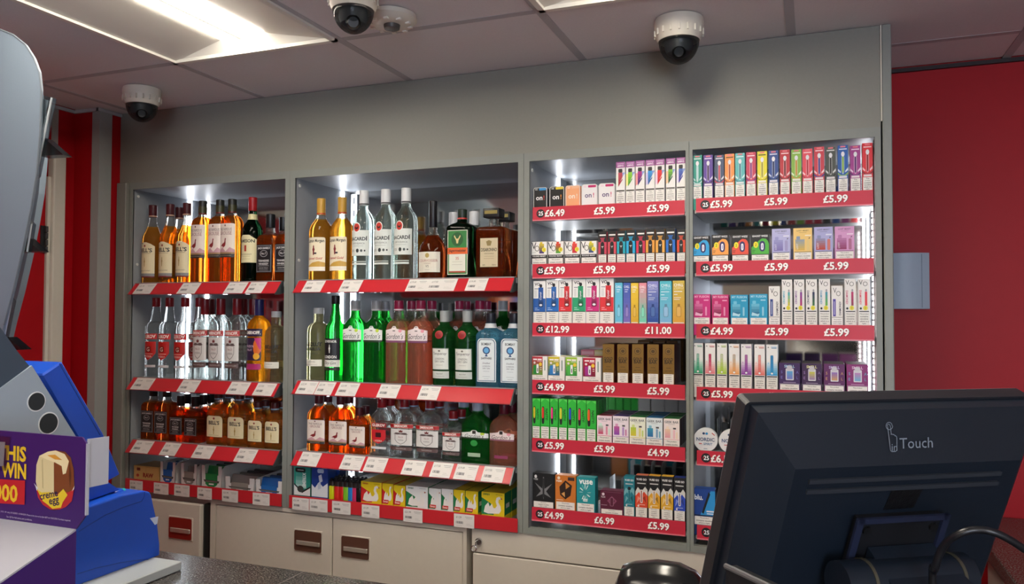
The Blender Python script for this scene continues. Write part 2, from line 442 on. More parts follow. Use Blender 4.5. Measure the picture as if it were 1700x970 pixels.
b = MB().rings([(ZC-.024, .022, .022, 2), (ZC-.036, .02, .02, 2), (ZC-.038, .014, .014, 2)], mat('#4a4744', .4), 24); b.v = [(v[0]+c.x+.005, v[1]+c.y, v[2]) for v in b.v]
part(b, 'sensor', t, 35)
for k in range(10):
    a = math.radians(36*k); x, y = c.x+.052*math.cos(a), c.y+.052*math.sin(a)
    part(MB().box(x-.006, y-.004, ZC-.028, x+.006, y+.004, ZC-.021, RIM), 'vent_fin', t)

# ------------------------------------------------------------------ base cabinets under the shelving
ZK = EYZ-.679
def cabinet(x0, x1, label):
    t = thing('storage_cabinet', ((x0+x1)/2, YF+.2, 0), label, 'cabinet', 'white base cabinets')
    b = MB().box(x0, YF+.022, .08, x1, YB-.01, ZK, WHITEC).box(x0+.01, YF+.06, 0, x1-.01, YB-.02, .08, DARKM)
    part(b, 'body', t)
    return t
HR = mat('#8a241c', .35); HB = mat('#5a3b30', .35)
def handle(door, x0, z0, x1, z1, y, mt):
    part(MB().bbox(x0-.004, y-.003, z0-.004, x1+.004, y+.002, z1+.004, WHITEC, .002, 1), 'handle_rim', door)
    h_ = part(MB().prism(rr(x0, z0, x1, z1, .006), 'y', y-.0045, y+.001, mt), 'handle_recess', door)
    part(MB().bbox(x0+.010, y-.010, z0+(z1-z0)*.3, x1-.004, y-.003, z0+(z1-z0)*.52, mat('#d9d2c6', .25, .7), .002, 1), 'handle_bar', door)
xA1 = onY(344, 840, YF).x; xB0 = onY(356, 842, YF).x; xB1 = onY(771, 880, YF).x; xS = onY(551, 862, YF).x; xC0 = onY(783, 885, YF).x
cA = cabinet(-2.53, xB0-.02, 'white cabinet with its door slightly ajar beside the blue terminal')
zt = ZK-.022
d = MB().bbox(-2.52, YF-.022, .1, xA1-.012, YF-.002, zt, WHITEC, .003, 1)
dr = part(d, 'door', cA); q0, q1 = onY(282, 892, YF-.02), onY(320, 862, YF-.02); handle(dr, q0.x, q0.z, q1.x, q1.z, YF-.022, HR)
part(MB().box(xA1-.011, YF-.001, .1, xB0-.019, YF+.0215, zt, BLACKP), 'door_gap_shade', cA)  # solid black strip, the shade of the door opening put in as colour
cB = cabinet(xB0-.018, xB1+.008, 'wide white cabinet with two doors under the wide spirits bay')
part(MB().box(xB0-.018, YF, .08, xB0+.004, YF+.022, ZK, WHITEC).box(xB1-.004, YF, .08, xB1+.008, YF+.022, ZK, WHITEC).box(xB0+.004, YF, zt+.004, xB1-.004, YF+.022, ZK, WHITEC), 'face_frame', cB)
for (xa, xb, ha) in ((xB0+.006, xS-.0015, (489, 913, 534, 885)), (xS+.0015, xB1-.006, (567, 924, 613, 895))):
    dr = part(MB().bbox(xa, YF+.002, .1, xb, YF+.021, zt, WHITEC, .003, 1), 'door', cB)
    q0, q1 = onY(ha[0], ha[1], YF), onY(ha[2], ha[3], YF); handle(dr, q0.x, q0.z, q1.x, q1.z, YF+.002, HB)
cC = cabinet(xC0, .17, 'wide white cabinet with a key in its lock under the vape bays')
zd = onY(786, 918, YF).z
part(MB().bbox(xC0, YF, zd+.003, .17, YF+.021, ZK, WHITEC, .002, 1), 'top_panel', cC)
for i in range(2):
    xa, xb = xC0+.003+i*(.17-xC0)/2, xC0+(i+1)*(.17-xC0)/2-.003
    part(MB().bbox(xa, YF+.001, .1, xb, YF+.021, zd-.001, WHITEC, .003, 1), 'door', cC)
k0 = onY(795, 899, YF-.002)
lk = part(MB().tube([(k0.x, YF+.001, k0.z), (k0.x, YF-.008, k0.z)], .011, CHROME, 16), 'lock', cC, 40)
part(MB().bbox(k0.x-.002, YF-.03, k0.z-.008, k0.x+.002, YF-.007, k0.z+.008, CHROME, .001, 1).tube([(k0.x+.0085*math.cos(a)-.003, YF-.034, k0.z-.014+.0085*math.sin(a)) for a in [math.radians(q*30) for q in range(13)]], .0016, CHROME, 6), 'key', lk, 40)

# ------------------------------------------------------------------ shelving bays
BAYS = {1: (-2.463, -1.748, -2.481, -1.7285), 2: (-1.707, -.864, -1.7275, -.846), 3: (-.827, -.344, -.845, -.3345), 4: (-.324, .157, -.3335, .1715)}
BLAB = {1: 'narrow grey spirits bay next to the red panelled corner', 2: 'wide grey spirits bay between the narrow bay and the vapes',
        3: 'grey vape bay between the wide spirits bay and the last bay', 4: 'grey vape bay beside the red wall behind the monitor'}
YM = {1: 2.648, 2: 2.648, 3: 2.69, 4: 2.69}
ZT, ZBASE = EYZ+.479, EYZ-.679
BAY = {}
for n, (x0, x1, o0, o1) in BAYS.items():
    t = thing('shelving_bay', ((x0+x1)/2, YF+.2, ZBASE), BLAB[n], 'shelving', 'shelving bays behind the counter'); BAY[n] = t
    yf = YF if n < 3 else YF
    part(MB().box(o0, yf, ZBASE, x0, YM[n]+.02, ZT+.02, GREYS), 'side_panel', t)
    part(MB().box(x1, yf if n != 3 else yf+.001, ZBASE, o1, YM[n]+.02, ZT+.02, GREYS), 'side_panel', t)
    part(MB().box(x0, yf+.004, ZT, x1, YM[n]+.02, ZT+.02, GREYS), 'top_panel', t)
    part(MB().box(o0, yf-.004, ZT, o1, yf+.006, ZT+.026, GREY), 'top_rail', t)
    if n < 4: part(MB().box(x1-.0005 if n < 3 else x1, yf-.004, ZBASE, o1, yf+.004, ZT, GREY), 'front_post', t)
    if n > 1: part(MB().box(o0, yf-.004, ZBASE, x0, yf+.004, ZT, GREY), 'front_post', t)
    if n == 1: part(MB().box(-2.476, yf-.004, ZBASE, x0, yf+.004, ZT, GREY), 'front_post', t)
    if n == 4: part(MB().box(x1, yf-.004, ZBASE, o1, yf+.004, ZT, GREY), 'front_post', t)
    part(MB().box(x0, YM[n], ZBASE, x1, YM[n]+.006, ZT, MIRROR), 'mirror_back', t)
    if n > 2:
        part(MB().box(x0, yf-.006, ZBASE, x1, yf+.02, EYZ-.661, GREY), 'sill', t)
    # white screw cover
    if n < 4:
        for zz in ((ZT-.024, ZT-.29) if n < 3 else (ZT-.024,)):
            part(MB().tube([(x0-.001, yf+.022, zz), (x0+.003, yf+.022, zz)], .0055, mat('#dcdcd6', .5), 12), 'screw_cover', t)
    # upright slotted post at the rear and LED strips
    yl = 2.595
    xs = x0 if n < 4 else x1; sg = 1 if n < 4 else -1
    part(MB().box(min(xs, xs+sg*.004), yl-.008, ZBASE+.03, max(xs, xs+sg*.004), yl+.008, ZT-.004, LED), 'led_strip', t)
    if n == 4:
        part(MB().box(xs-.003, 2.34, ZBASE+.03, xs, 2.362, ZT-.02, mat('#d9d4d6', .3)), 'led_strip_cover', t)
        cme = MB().bbox(-.003, -.005, -.006, 0, .005, .006, emitter('#ffeef2', 9.0), .001, 1).mesh('led_chip')
        for k in range(62):
            link('led_chip', cme, t, (xs-.003-(x0+x1)/2, 2.351-(YF+.2), .045+k*.0175))
    if n == 2:
        part(MB().box(x0+.012, YM[n]-.012, ZBASE+.03, x0+.04, YM[n]-.001, ZT-.01, mat('#9a9da0', .35, .8)), 'slotted_upright', t)
        for k in range(22):
            part(MB().box(x0+.022, YM[n]-.0125, ZBASE+.06+k*.05, x0+.03, YM[n]-.0118, ZBASE+.085+k*.05, BLACKP), 'slot', t)
# end panel standing proud of the narrow bay
part(MB().bbox(-2.529, YF-.02, ZBASE, -2.4815, YM[1]+.02, EYZ+.505, mat('#82817b', .5, noise=.04), .002, 1), 'end_panel', BAY[1])

# shelves of the spirits bays: board, tilted red price edge, paper tickets
_tick = []
for k in range(5):
    rnd = random.Random(k); els = [R(0, 0, 1, 1, '#dedad6'), T(('£17.50', '£21.99', '£19.49', '£22.99', '£1.29')[k], .24, .76, .14, '#3a3a3c', .42), R(.55, .80, .92, .83, '#8a8a8c'), R(.6, .70, .9, .725, '#9a9a9c')]
    x = .1
    while x < .46:
        w = rnd.choice((.012, .02, .035)); els.append(R(x, .28, x+w, .46, '#55555a')); x += w+rnd.choice((.012, .02))
    els += [R(.62, .2, .9, .22, '#b5b2b0'), R(.62, .3, .8, .32, '#b5b2b0'), R(.12, .12, .4, .14, '#c0bcba')]
    _tick.append(els)
SHELFZ = {}
def ticket_mesh(w, h, k, ct):
    """ticket hanging on an edge that leans by ct (run per drop)"""
    b = MB(); L = math.hypot(1, ct)
    fm = lambda x, z, o: (x, -o*1.0-.0006-(h-z)*ct, z)
    b.slab([(0, -.0004-h*ct, 0), (w, -.0004-h*ct, 0), (w, -.0004, h), (0, -.0004, h)], (0, .0003, 0), ink('#dedad6'))
    decal(b, _tick[k], fm, w, h)
    return print_mesh(b, 'price_ticket')
TK = {(1, 0): [(226, 255), (299, 329), (376, 407.5), (412, 439)], (1, 1): [(222.5, 253), (299, 329), (380, 412), (424, 455.5)],
      (1, 2): [(221.5, 251), (270, 296), (323, 354), (393, 424)], (1, 3): [(215.5, 237), (255.6, 280), (289.6, 315), (328, 352), (369, 395.5), (420, 448)],
      (2, 0): [(505, 536.5), (566, 599), (676.5, 709), (709, 757), (775, 808)], (2, 1): [(495, 525), (526, 554), (561, 594), (629, 662), (696.5, 729)],  # wide fourth ticket of the top shelf stands in for white glare on the strip
      (2, 2): [(498, 530), (567.6, 602.4), (607, 641), (669.4, 704.7), (716.6, 750), (756, 792), (801.6, 837)],
      (2, 3): [(485.5, 513), (514, 544), (551.6, 582.3), (601, 630), (670, 701.6), (754, 787.5)]}
TY = {(1, 0): 478, (1, 1): 636, (1, 2): 742, (1, 3): 815, (2, 0): 475, (2, 1): 645, (2, 2): 768, (2, 3): 845}
SHG = mat('#a6a8a6', .4, .3)
for n, zs in ((1, (.112, -.249, -.487)), (2, (.114, -.236, -.481))):
    x0, x1 = BAYS[n][:2]
    for r, z in enumerate(zs+(-.655,)):
        z += EYZ; SHELFZ[(n, r)] = z
        if r < 3:
            sh = part(MB().box(x0+.008, YF+.004, z-.016, x1-.006, 2.583, z, SHG), 'shelf', BAY[n])
            xa, xb = x0+.02, x1-.012; ct = .038/.043; dz = .043
            part(MB().slab([(xa, YF-.002, z+.001), (xb, YF-.002, z+.001), (xb, YF-.04, z-dz), (xa, YF-.04, z-dz)], (0, .003, .003), STRIP), 'price_edge', sh)
            part(MB().box(xa, YF-.004, z+.0008, xb, YF+.006, z+.004, mat('#c3c5c4', .25, .6)), 'edge_lip', sh)
            part(MB().slab([(xa, YF-.0425, z-dz-.002), (xb, YF-.0425, z-dz-.002), (xb, YF-.0425, z-dz+.003), (xa, YF-.0425, z-dz+.003)], (0, .003, 0), CLEAR), 'edge_lip', sh)
            part(MB().prism([(YF-.043, z-dz-.003), (YF-.003, z+.003), (YF+.03, z+.002), (YF+.03, z-dz+.01), (YF-.02, z-dz-.003)], 'x', xb, xb+.004, mat('#4c5052', .3, .5)), 'end_cap', sh)
        else:
            sh = part(MB().box(x0+.002, YF+.006, ZBASE, x1-.002, 2.583, z, SHG), 'shelf', BAY[n])
            xa, xb = x0-.004, x1+.004; ct = 0.0; dz = .040
            part(MB().box(xa, YF-.012, EYZ-.677, xb, YF-.009, EYZ-.634, STRIP), 'price_edge', sh)
            part(MB().box(xa, YF-.0125, EYZ-.679, xb, YF-.005, EYZ-.6765, CLEAR), 'edge_lip', sh)
        for i, (pa, pb) in enumerate(TK[(n, r)]):
            yy = YF-.021 if r < 3 else YF-.013
            A = onY(pa, TY[(n, r)], yy); B_ = onY(pb, TY[(n, r)], yy); w = B_.x-A.x
            if r < 3:
                hh = .0405; me = ticket_mesh(w, hh, (i*2+r+n) % 4, ct); loc = Vector((A.x, YF-.0035, z-.0405))
            else:
                hh = .042; me = ticket_mesh(w, hh, 4 if i % 2 else (i+1) % 4, 0); loc = Vector((A.x, YF-.0135, EYZ-.681+.001*(i % 3)))
            o = link('price_ticket', me, sh); org = Vector((0, 0, 0)); p = sh
            while p: org += Vector(p.location); p = p.parent
            o.location = loc-org

# shelves of the vape bays: board and flat red strip with white prices
VR = {(3, 0): (.335, .294, '£6.49|£5.99|£5.99'), (3, 1): (.157, .114, '£5.99|£5.99|£5.99'), (3, 2): (-.0265, -.066, '£12.99|£9.00|£11.00'), (3, 3): (-.204, -.245, '£4.99|£5.99|£5.99'),
      (3, 4): (-.3845, -.424, '£5.99|£5.99|£4.99'), (3, 5): (-.598, -.637, '£4.99|£6.99|£5.99'),
      (4, 0): (.338, .299, '£5.99|£5.99|£5.99'), (4, 1): (.1545, .115, '£5.99|£5.99|£5.99'), (4, 2): (-.0265, -.066, '£4.99|£5.99|£5.99'), (4, 3): (-.2075, -.245, '£5.99|£5.99|£5.99'),
      (4, 4): (-.39, -.43, '£6.50|£6.50|£6.50'), (4, 5): (-.603, -.641, '£9.99|£9.99|£9.99')}
VZ = {}
for (n, r), (zt_, zb_, txt) in VR.items():
    x0, x1 = BAYS[n][:2]; zt_ += EYZ; zb_ += EYZ; VZ[(n, r)] = (zt_, zb_)
    sh = part(MB().box(x0+.003, YF+.016, zb_-.004, x1-.003, 2.583, zb_+.006, SHG), 'shelf', BAY[n])
    xa, xb = x0+.008, x1-.005
    part(MB().box(xa, YF+.006, zb_, xb, YF+.009, zt_, STRIP2), 'price_edge', sh)
    part(MB().box(xa, YF+.004, zb_-.0025, xb, YF+.012, zb_+.001, mat('#d97a86', .3)), 'edge_lip', sh)
    L = xb-xa; H = zt_-zb_
    org = Vector((0, 0, 0)); p = sh
    while p: org += Vector(p.location); p = p.parent
    def put(els, nm):
        me = print_mesh(decal(MB(), els, lambda x, z, o: (xa+x, YF+.0058-o, zb_+z), L, H), nm); me.transform(Matrix.Translation(-org)); link(nm, me, sh)
    put([E(.026/.47, .5, .0135/L, .0135/H, '#15151a'), T('25', .027/.47, .5, .32, '#ffffff', .032, .02), PG([((.017)/L, .5), ((.02)/L, .6), ((.02)/L, .4)], '#d23040')], 'round_badge')
    for s_, fx in zip(txt.split('|'), (.154, .49, .835) if n == 3 else (.152, .47, .80)):
        fx2 = fx+(.02 if len(s_) > 5 and fx < .3 else 0)
        put([T(s_, fx2+.004, .485, .56, '#5a1420', .17, .035), T(s_, fx2, .5, .56, '#fbf6f2', .17, .03)], 'price_lettering')
# clear pusher rails under some vape shelves
PR = glass('#e8ecee', .4, .1, 1.3, .45)
for (n, r, xs) in ((3, 5, [-.62+.038*k for k in range(7)]), (4, 4, [-.28, -.24, -.2, -.16]), (4, 5, [-.27, -.2])):
    zb_ = VZ[(n, r)][1]+.008
    for x in xs:
        part(MB().box(x-.001, YF+.05, zb_, x+.001, 2.57, zb_+.05, PR).box(x-.001, 2.5, zb_+.05, x+.001, 2.57, zb_+.1, PR), 'pusher_rail', BAY[n])
        part(MB().bbox(x+.008, 2.54, zb_, x+.03, 2.555, zb_+.085, mat('#55585a', .3), .003, 1), 'pusher_paddle', BAY[n])

# ------------------------------------------------------------------ counter
ZCT = 1.0
t = thing('counter', (-.8, 1.15, 0), 'dark speckled shop counter with a pale edge running before the shelves', 'counter')
part(MB().bbox(-2.6, .72, ZCT-.04, 1.3, 1.545, ZCT, COUNTER, .004, 2), 'worktop', t)
part(MB().bbox(.42, 1.546, ZCT-.04, 1.3, YB-.005, ZCT, COUNTER, .004, 2), 'return_worktop', t)
part(MB().box(-2.55, .80, 0, 1.2, 1.48, ZCT-.04, WHITEC), 'carcass', t)
part(MB().box(.48, 1.48, 0, 1.2, YB-.02, ZCT-.04, WHITEC), 'return_carcass', t)
part(MB().box(-1.11, .73, ZCT-.0005, -1.1085, 1.54, ZCT+.0004, mat('#6d6a66', .5)), 'joint', t)

# shelving along the side wall behind the viewer, seen in the mirrored backs
sv = thing('sweet_shelving', (XL+.2, -1.6, 0), 'red-edged sweet shelving along the side wall, reflected in the mirrored backs', 'shelving')
part(MB().box(XL+.01, -3.0, 0, XL+.03, -.4, 2.1, mat('#d8d4cc', .5)), 'back_panel', sv)
rnd = random.Random(3); stf = MB()
for z in (.25, .6, .95, 1.3, 1.65):
    part(MB().box(XL+.03, -3.0, z-.02, XL+.36, -.4, z, SHG), 'shelf', sv); part(MB().box(XL+.36, -3.0, z-.035, XL+.365, -.4, z+.01, STRIP), 'price_edge', sv)
    y = -2.98
    while y < -.5:
        w = rnd.uniform(.06, .16); h_ = rnd.uniform(.12, .26); stf.box(XL+.06, y, z+.001, XL+.33, y+w-.006, z+h_, ink(rnd.choice(['#e0b020', '#c02838', '#2a58b0', '#1f8a4c', '#6a2a8a', '#e8e4da', '#e07020', '#3aa0c8']))); y += w
o = part(stf, 'packets', sv); o['kind'] = 'stuff'
# ------------------------------------------------------------------ bottles
AMB = glass('#f9ba54', .5, milk=.15); AMB2 = glass('#f2983c', .5, milk=.14); AMBD = glass('#dc742e', .5, milk=.13); GOLD = glass('#f8bc50', .5, milk=.12)
CLR = glass('#f7fbfa', .6, milk=.04); CLRG = glass('#e6f3ec', .6, milk=.04); YEL = glass('#f6f0c4', .55, milk=.06); ORA = glass('#ffb02e', .45, milk=.25)
GRN = glass('#3cc054', .5, milk=.12); DGRN = glass('#3f9c50', .5, milk=.2); BGRN = glass('#173a22', .4, milk=.08); PNK = glass('#ffbc9e', .55, milk=.2); BLU = glass('#84d6f6', .5, milk=.24); DRED = glass('#c05c2c', .5, milk=.14)
NECK = glass('#f6f6f2', .6, milk=.04)
def grouse_bird(cx, cz, s, sz):
    pts = [(-.55, -.05), (-.35, .12), (-.1, .22), (.1, .3), (.18, .55), (.22, .8), (.3, .92), (.42, .88), (.5, .76), (.42, .7), (.4, .5), (.42, .2), (.36, -.1), (.15, -.3), (-.05, -.36), (-.1, -.55), (-.16, -.34), (-.4, -.2), (-.75, -.22)]
    return PG([(cx+p[0]*s, cz+p[1]*sz) for p in pts], '#7d1f22')
def crown(cx, cz, s, sz, c):
    return PG([(cx+p[0]*s, cz+p[1]*sz) for p in ((-.5, -.4), (.5, -.4), (.62, .35), (.3, .05), (0, .5), (-.3, .05), (-.62, .35))], c)
def shield(cx, cz, s, sz, c):
    return PG([(cx+p[0]*s, cz+p[1]*sz) for p in ((-1, 1), (1, 1), (1, -.25), (.6, -.72), (0, -1), (-.6, -.72), (-1, -.25))], c)
def fig(cx, cz, s, sz, c): return PG([(cx+p[0]*s, cz+p[1]*sz) for p in ((-.2, -1), (.2, -1), (.3, -.2), (.5, .1), (.25, .4), (.2, .8), (0, 1), (-.2, .8), (-.25, .4), (-.5, .1), (-.3, -.2))], c)
SQ = [(0, .95), (.01, 1), (.58, 1), (.64, .97), (.69, .8), (.72, .5), (.75, .42), (.84, .40)]
FLK = [(0, .95), (.012, 1), (.58, 1), (.66, .94), (.73, .74), (.78, .46), (.83, .36), (.9, .34)]
def L_bells(lo=.10, hi=.47):
    m_ = (lo+hi)/2
    arch = [(-.86, lo), (.86, lo), (.86, hi-.05), (.6, hi-.02), (.2, hi), (-.2, hi), (-.6, hi-.02), (-.86, hi-.05)]
    return [PG(arch, '#e6d9b0'), E(0, hi-.045, .1, .014, '#8a2a22'), T("BELL'S", 0, hi-.10, .052, '#1c1a1c', 1.5, .03), R(-.6, hi-.142, .6, hi-.138, '#7a6a48'), fig(0, m_-.05, .16, .06, '#a88a4a'),
            T('BLENDED SCOTCH WHISKY', 0, lo+.035, .014, '#7a6a4a', 1.2), R(-.86, lo-.035, .86, lo, '#8c8c8a'), R(-.86, lo-.05, .86, lo-.035, '#7a1c1c')]
def L_grouse(lo=.30, hi=.70):
    return [PG(rr(-.86, lo, .86, hi, .12, 3, '0110', .02), '#e8dcd0'), E(0, hi-.025, .07, .012, '#6a3a2a'), T('THE FAMOUS', 0, hi-.07, .035, '#5c3a36', 1.3), T('GROUSE', 0, hi-.115, .04, '#8a4a4a', 1.3),
            PG([(-.86, lo+.06), (-.3, lo+.115), (.1, lo+.07), (.5, lo+.12), (.86, lo+.09), (.86, lo+.04), (-.86, lo+.04)], '#c69aa0'), R(-.86, lo+.035, .86, lo+.06, '#9c7c58'), grouse_bird(-.12, lo+.15, .5, .085), R(-.86, lo, .86, lo+.04, '#26221f'), T('FINEST SCOTCH WHISKY', 0, lo+.02, .013, '#bfb49a', 1.3)]
def L_jd(lo=.14, hi=.545):
    return [R(-.86, lo, .86, hi, '#17181b'), R(-.8, lo+.012, .8, hi-.012, '#85878c'), R(-.76, lo+.02, .76, hi-.02, '#17181b'), T("JACK DANIEL'S", 0, hi-.055, .04, '#e8e8e8', 1.35, .02), E(0, hi-.13, .42, .05, '#9a9ca0'), E(0, hi-.13, .36, .042, '#17181b'), T('No.7', 0, hi-.13, .03, '#e8e8e8', .5),
            T('TENNESSEE', 0, lo+.17, .028, '#dadada', 1.2, .02), T('WHISKEY', 0, lo+.125, .03, '#dadada', 1.1, .02), R(-.6, lo+.095, .6, lo+.1, '#b0b0b2'), T('SOUR MASH', 0, lo+.065, .02, '#c0c0c0', 1.0), R(-.5, lo+.035, .5, lo+.04, '#9a9a9c')]
def L_glek(lo=.22, hi=.55):
    return [R(-.8, hi-.07, .8, hi, '#c9201f'), T('GLEKOV', 0, hi-.035, .045, '#f6efe6', 1.4, .03), shield(0, (lo+hi-.1)/2, .72, (hi-.1-lo)/2, '#c3221d'), RR(-.3, lo+.10, .3, lo+.17, .02, '#7a1512'), T('G', 0, lo+.135, .05, '#f2d9c8', .4), R(-.5, lo+.075, .5, lo+.08, '#f3d8c8'), T('VODKA', 0, lo+.045, .025, '#fae6da', .8), R(-.7, .13, .7, .16, '#cfcfd2')]
def L_smir(lo=.24, hi=.61, band='#b2201f', body='#d8d6d2'):
    return [R(-.85, hi-.07, .85, hi, '#d8b9a8'), R(-.85, hi-.065, .85, hi-.005, band), T('SMIRNOFF.', 0, hi-.035, .042, '#f7f2ea', 1.5, .03), R(-.8, lo, .8, hi-.085, body), shield(0, lo+.115, .45, .10, '#8c8a88'), shield(0, lo+.116, .40, .09, body), crown(0, lo+.24, .26, .05, '#6a2420'), PG([(-.55, lo+.19), (-.3, lo+.215), (0, lo+.2), (.3, lo+.215), (.55, lo+.19), (.3, lo+.18), (0, lo+.185), (-.3, lo+.18)], '#5a4a48'), T('No.21', 0, lo+.14, .026, '#8a2a26', .5), T('VODKA', 0, lo+.09, .022, '#5a5654', .6), RR(-.8, lo-.085, .8, lo-.025, .05, '#5f4a48'), T('TRIPLE DISTILLED', 0, lo-.055, .018, '#c8c4c2', 1.3)]
def L_gordon(lo=.52, hi=.66, sub='#20351f', c='#e4e6e2', txt='#1f2a2a', green=True):
    els = [PG([(-.9, lo), (.9, lo), (.9, hi-.02), (.25, hi), (.12, hi+.03), (-.12, hi+.03), (-.25, hi), (-.9, hi-.02)], c), R(-.12, hi-.03, .12, hi+.022, '#2a2620'), T("Gordon's", 0, (lo+hi)/2-.02, .065, txt, 1.6, .0, .35), R(-.9, lo-.025, .9, lo, sub)]
    els.append(E(.55, hi-.025, .14, .02, '#b7cf3a' if green else '#e79aa6'))
    return els
def L_absolut():
    return [T('ABSOLUT', 0, .50, .055, '#1b1b1c', 1.6, .035), T('VANILIA', 0, .435, .045, '#26251f', 1.5, .03), T('Country of Sweden', 0, .37, .022, '#55524a', 1.2, 0, .2), R(-.8, .20, .8, .29, '#e3e1d2'), T('IMPORTED', 0, .26, .016, '#77746a', .8), R(-.6, .22, .5, .223, '#9a978c')]
def L_tanq():
    b = [E(-.05, .68, .36, .055, '#a8282c'), E(-.05, .68, .27, .04, '#8d1d22'), R(-.72, .215, .72, .50, '#7a9186'), R(-.68, .222, .68, .493, '#dfe2da'), T('Tanqueray', 0, .425, .045, '#2c3230', 1.2, 0, .25), E(0, .465, .1, .012, '#7a7a70'), T('LONDON', 0, .36, .026, '#4a5450', .8), T('DRY GIN', 0, .325, .026, '#4a5450', .8), R(-.3, .275, .3, .278, '#8c948e'), R(-.72, .10, .72, .195, '#c9cfc8'), T('Imported', 0, .16, .022, '#3c4642', .8, 0, .25), R(-.4, .125, .4, .128, '#5a645e')]
    return b
def L_bombay():
    a1 = rr(-.76, .08, .76, .66, .3, 5, '0110', .07); a2 = rr(-.70, .09, .70, .65, .28, 5, '0110', .065); a3 = rr(-.64, .10, .64, .64, .26, 5, '0110', .06)
    return [PG(a1, '#dfe7ea'), PG(a2, '#4f6a80'), PG(a3, '#dde6e8'), T('BOMBAY', 0, .585, .035, '#1e2430', .8, .02), E(0, .50, .3, .05, '#2d4b78'), E(0, .50, .2, .035, '#6aaede'), PG([(-.12, .42), (.12, .42), (0, .46)], '#2d4b78'), T('SAPPHIRE', 0, .395, .028, '#1e2430', .85, .02), T('Distilled', 0, .33, .022, '#445062', .6, 0, .2), T('LONDON', 0, .29, .018, '#445062', .6), T('DRY GIN', 0, .26, .018, '#445062', .6), R(-.25, .22, .25, .223, '#7a8694'), R(-.3, .15, .3, .153, '#7a8694'), R(-.2, .12, .2, .123, '#7a8694')]
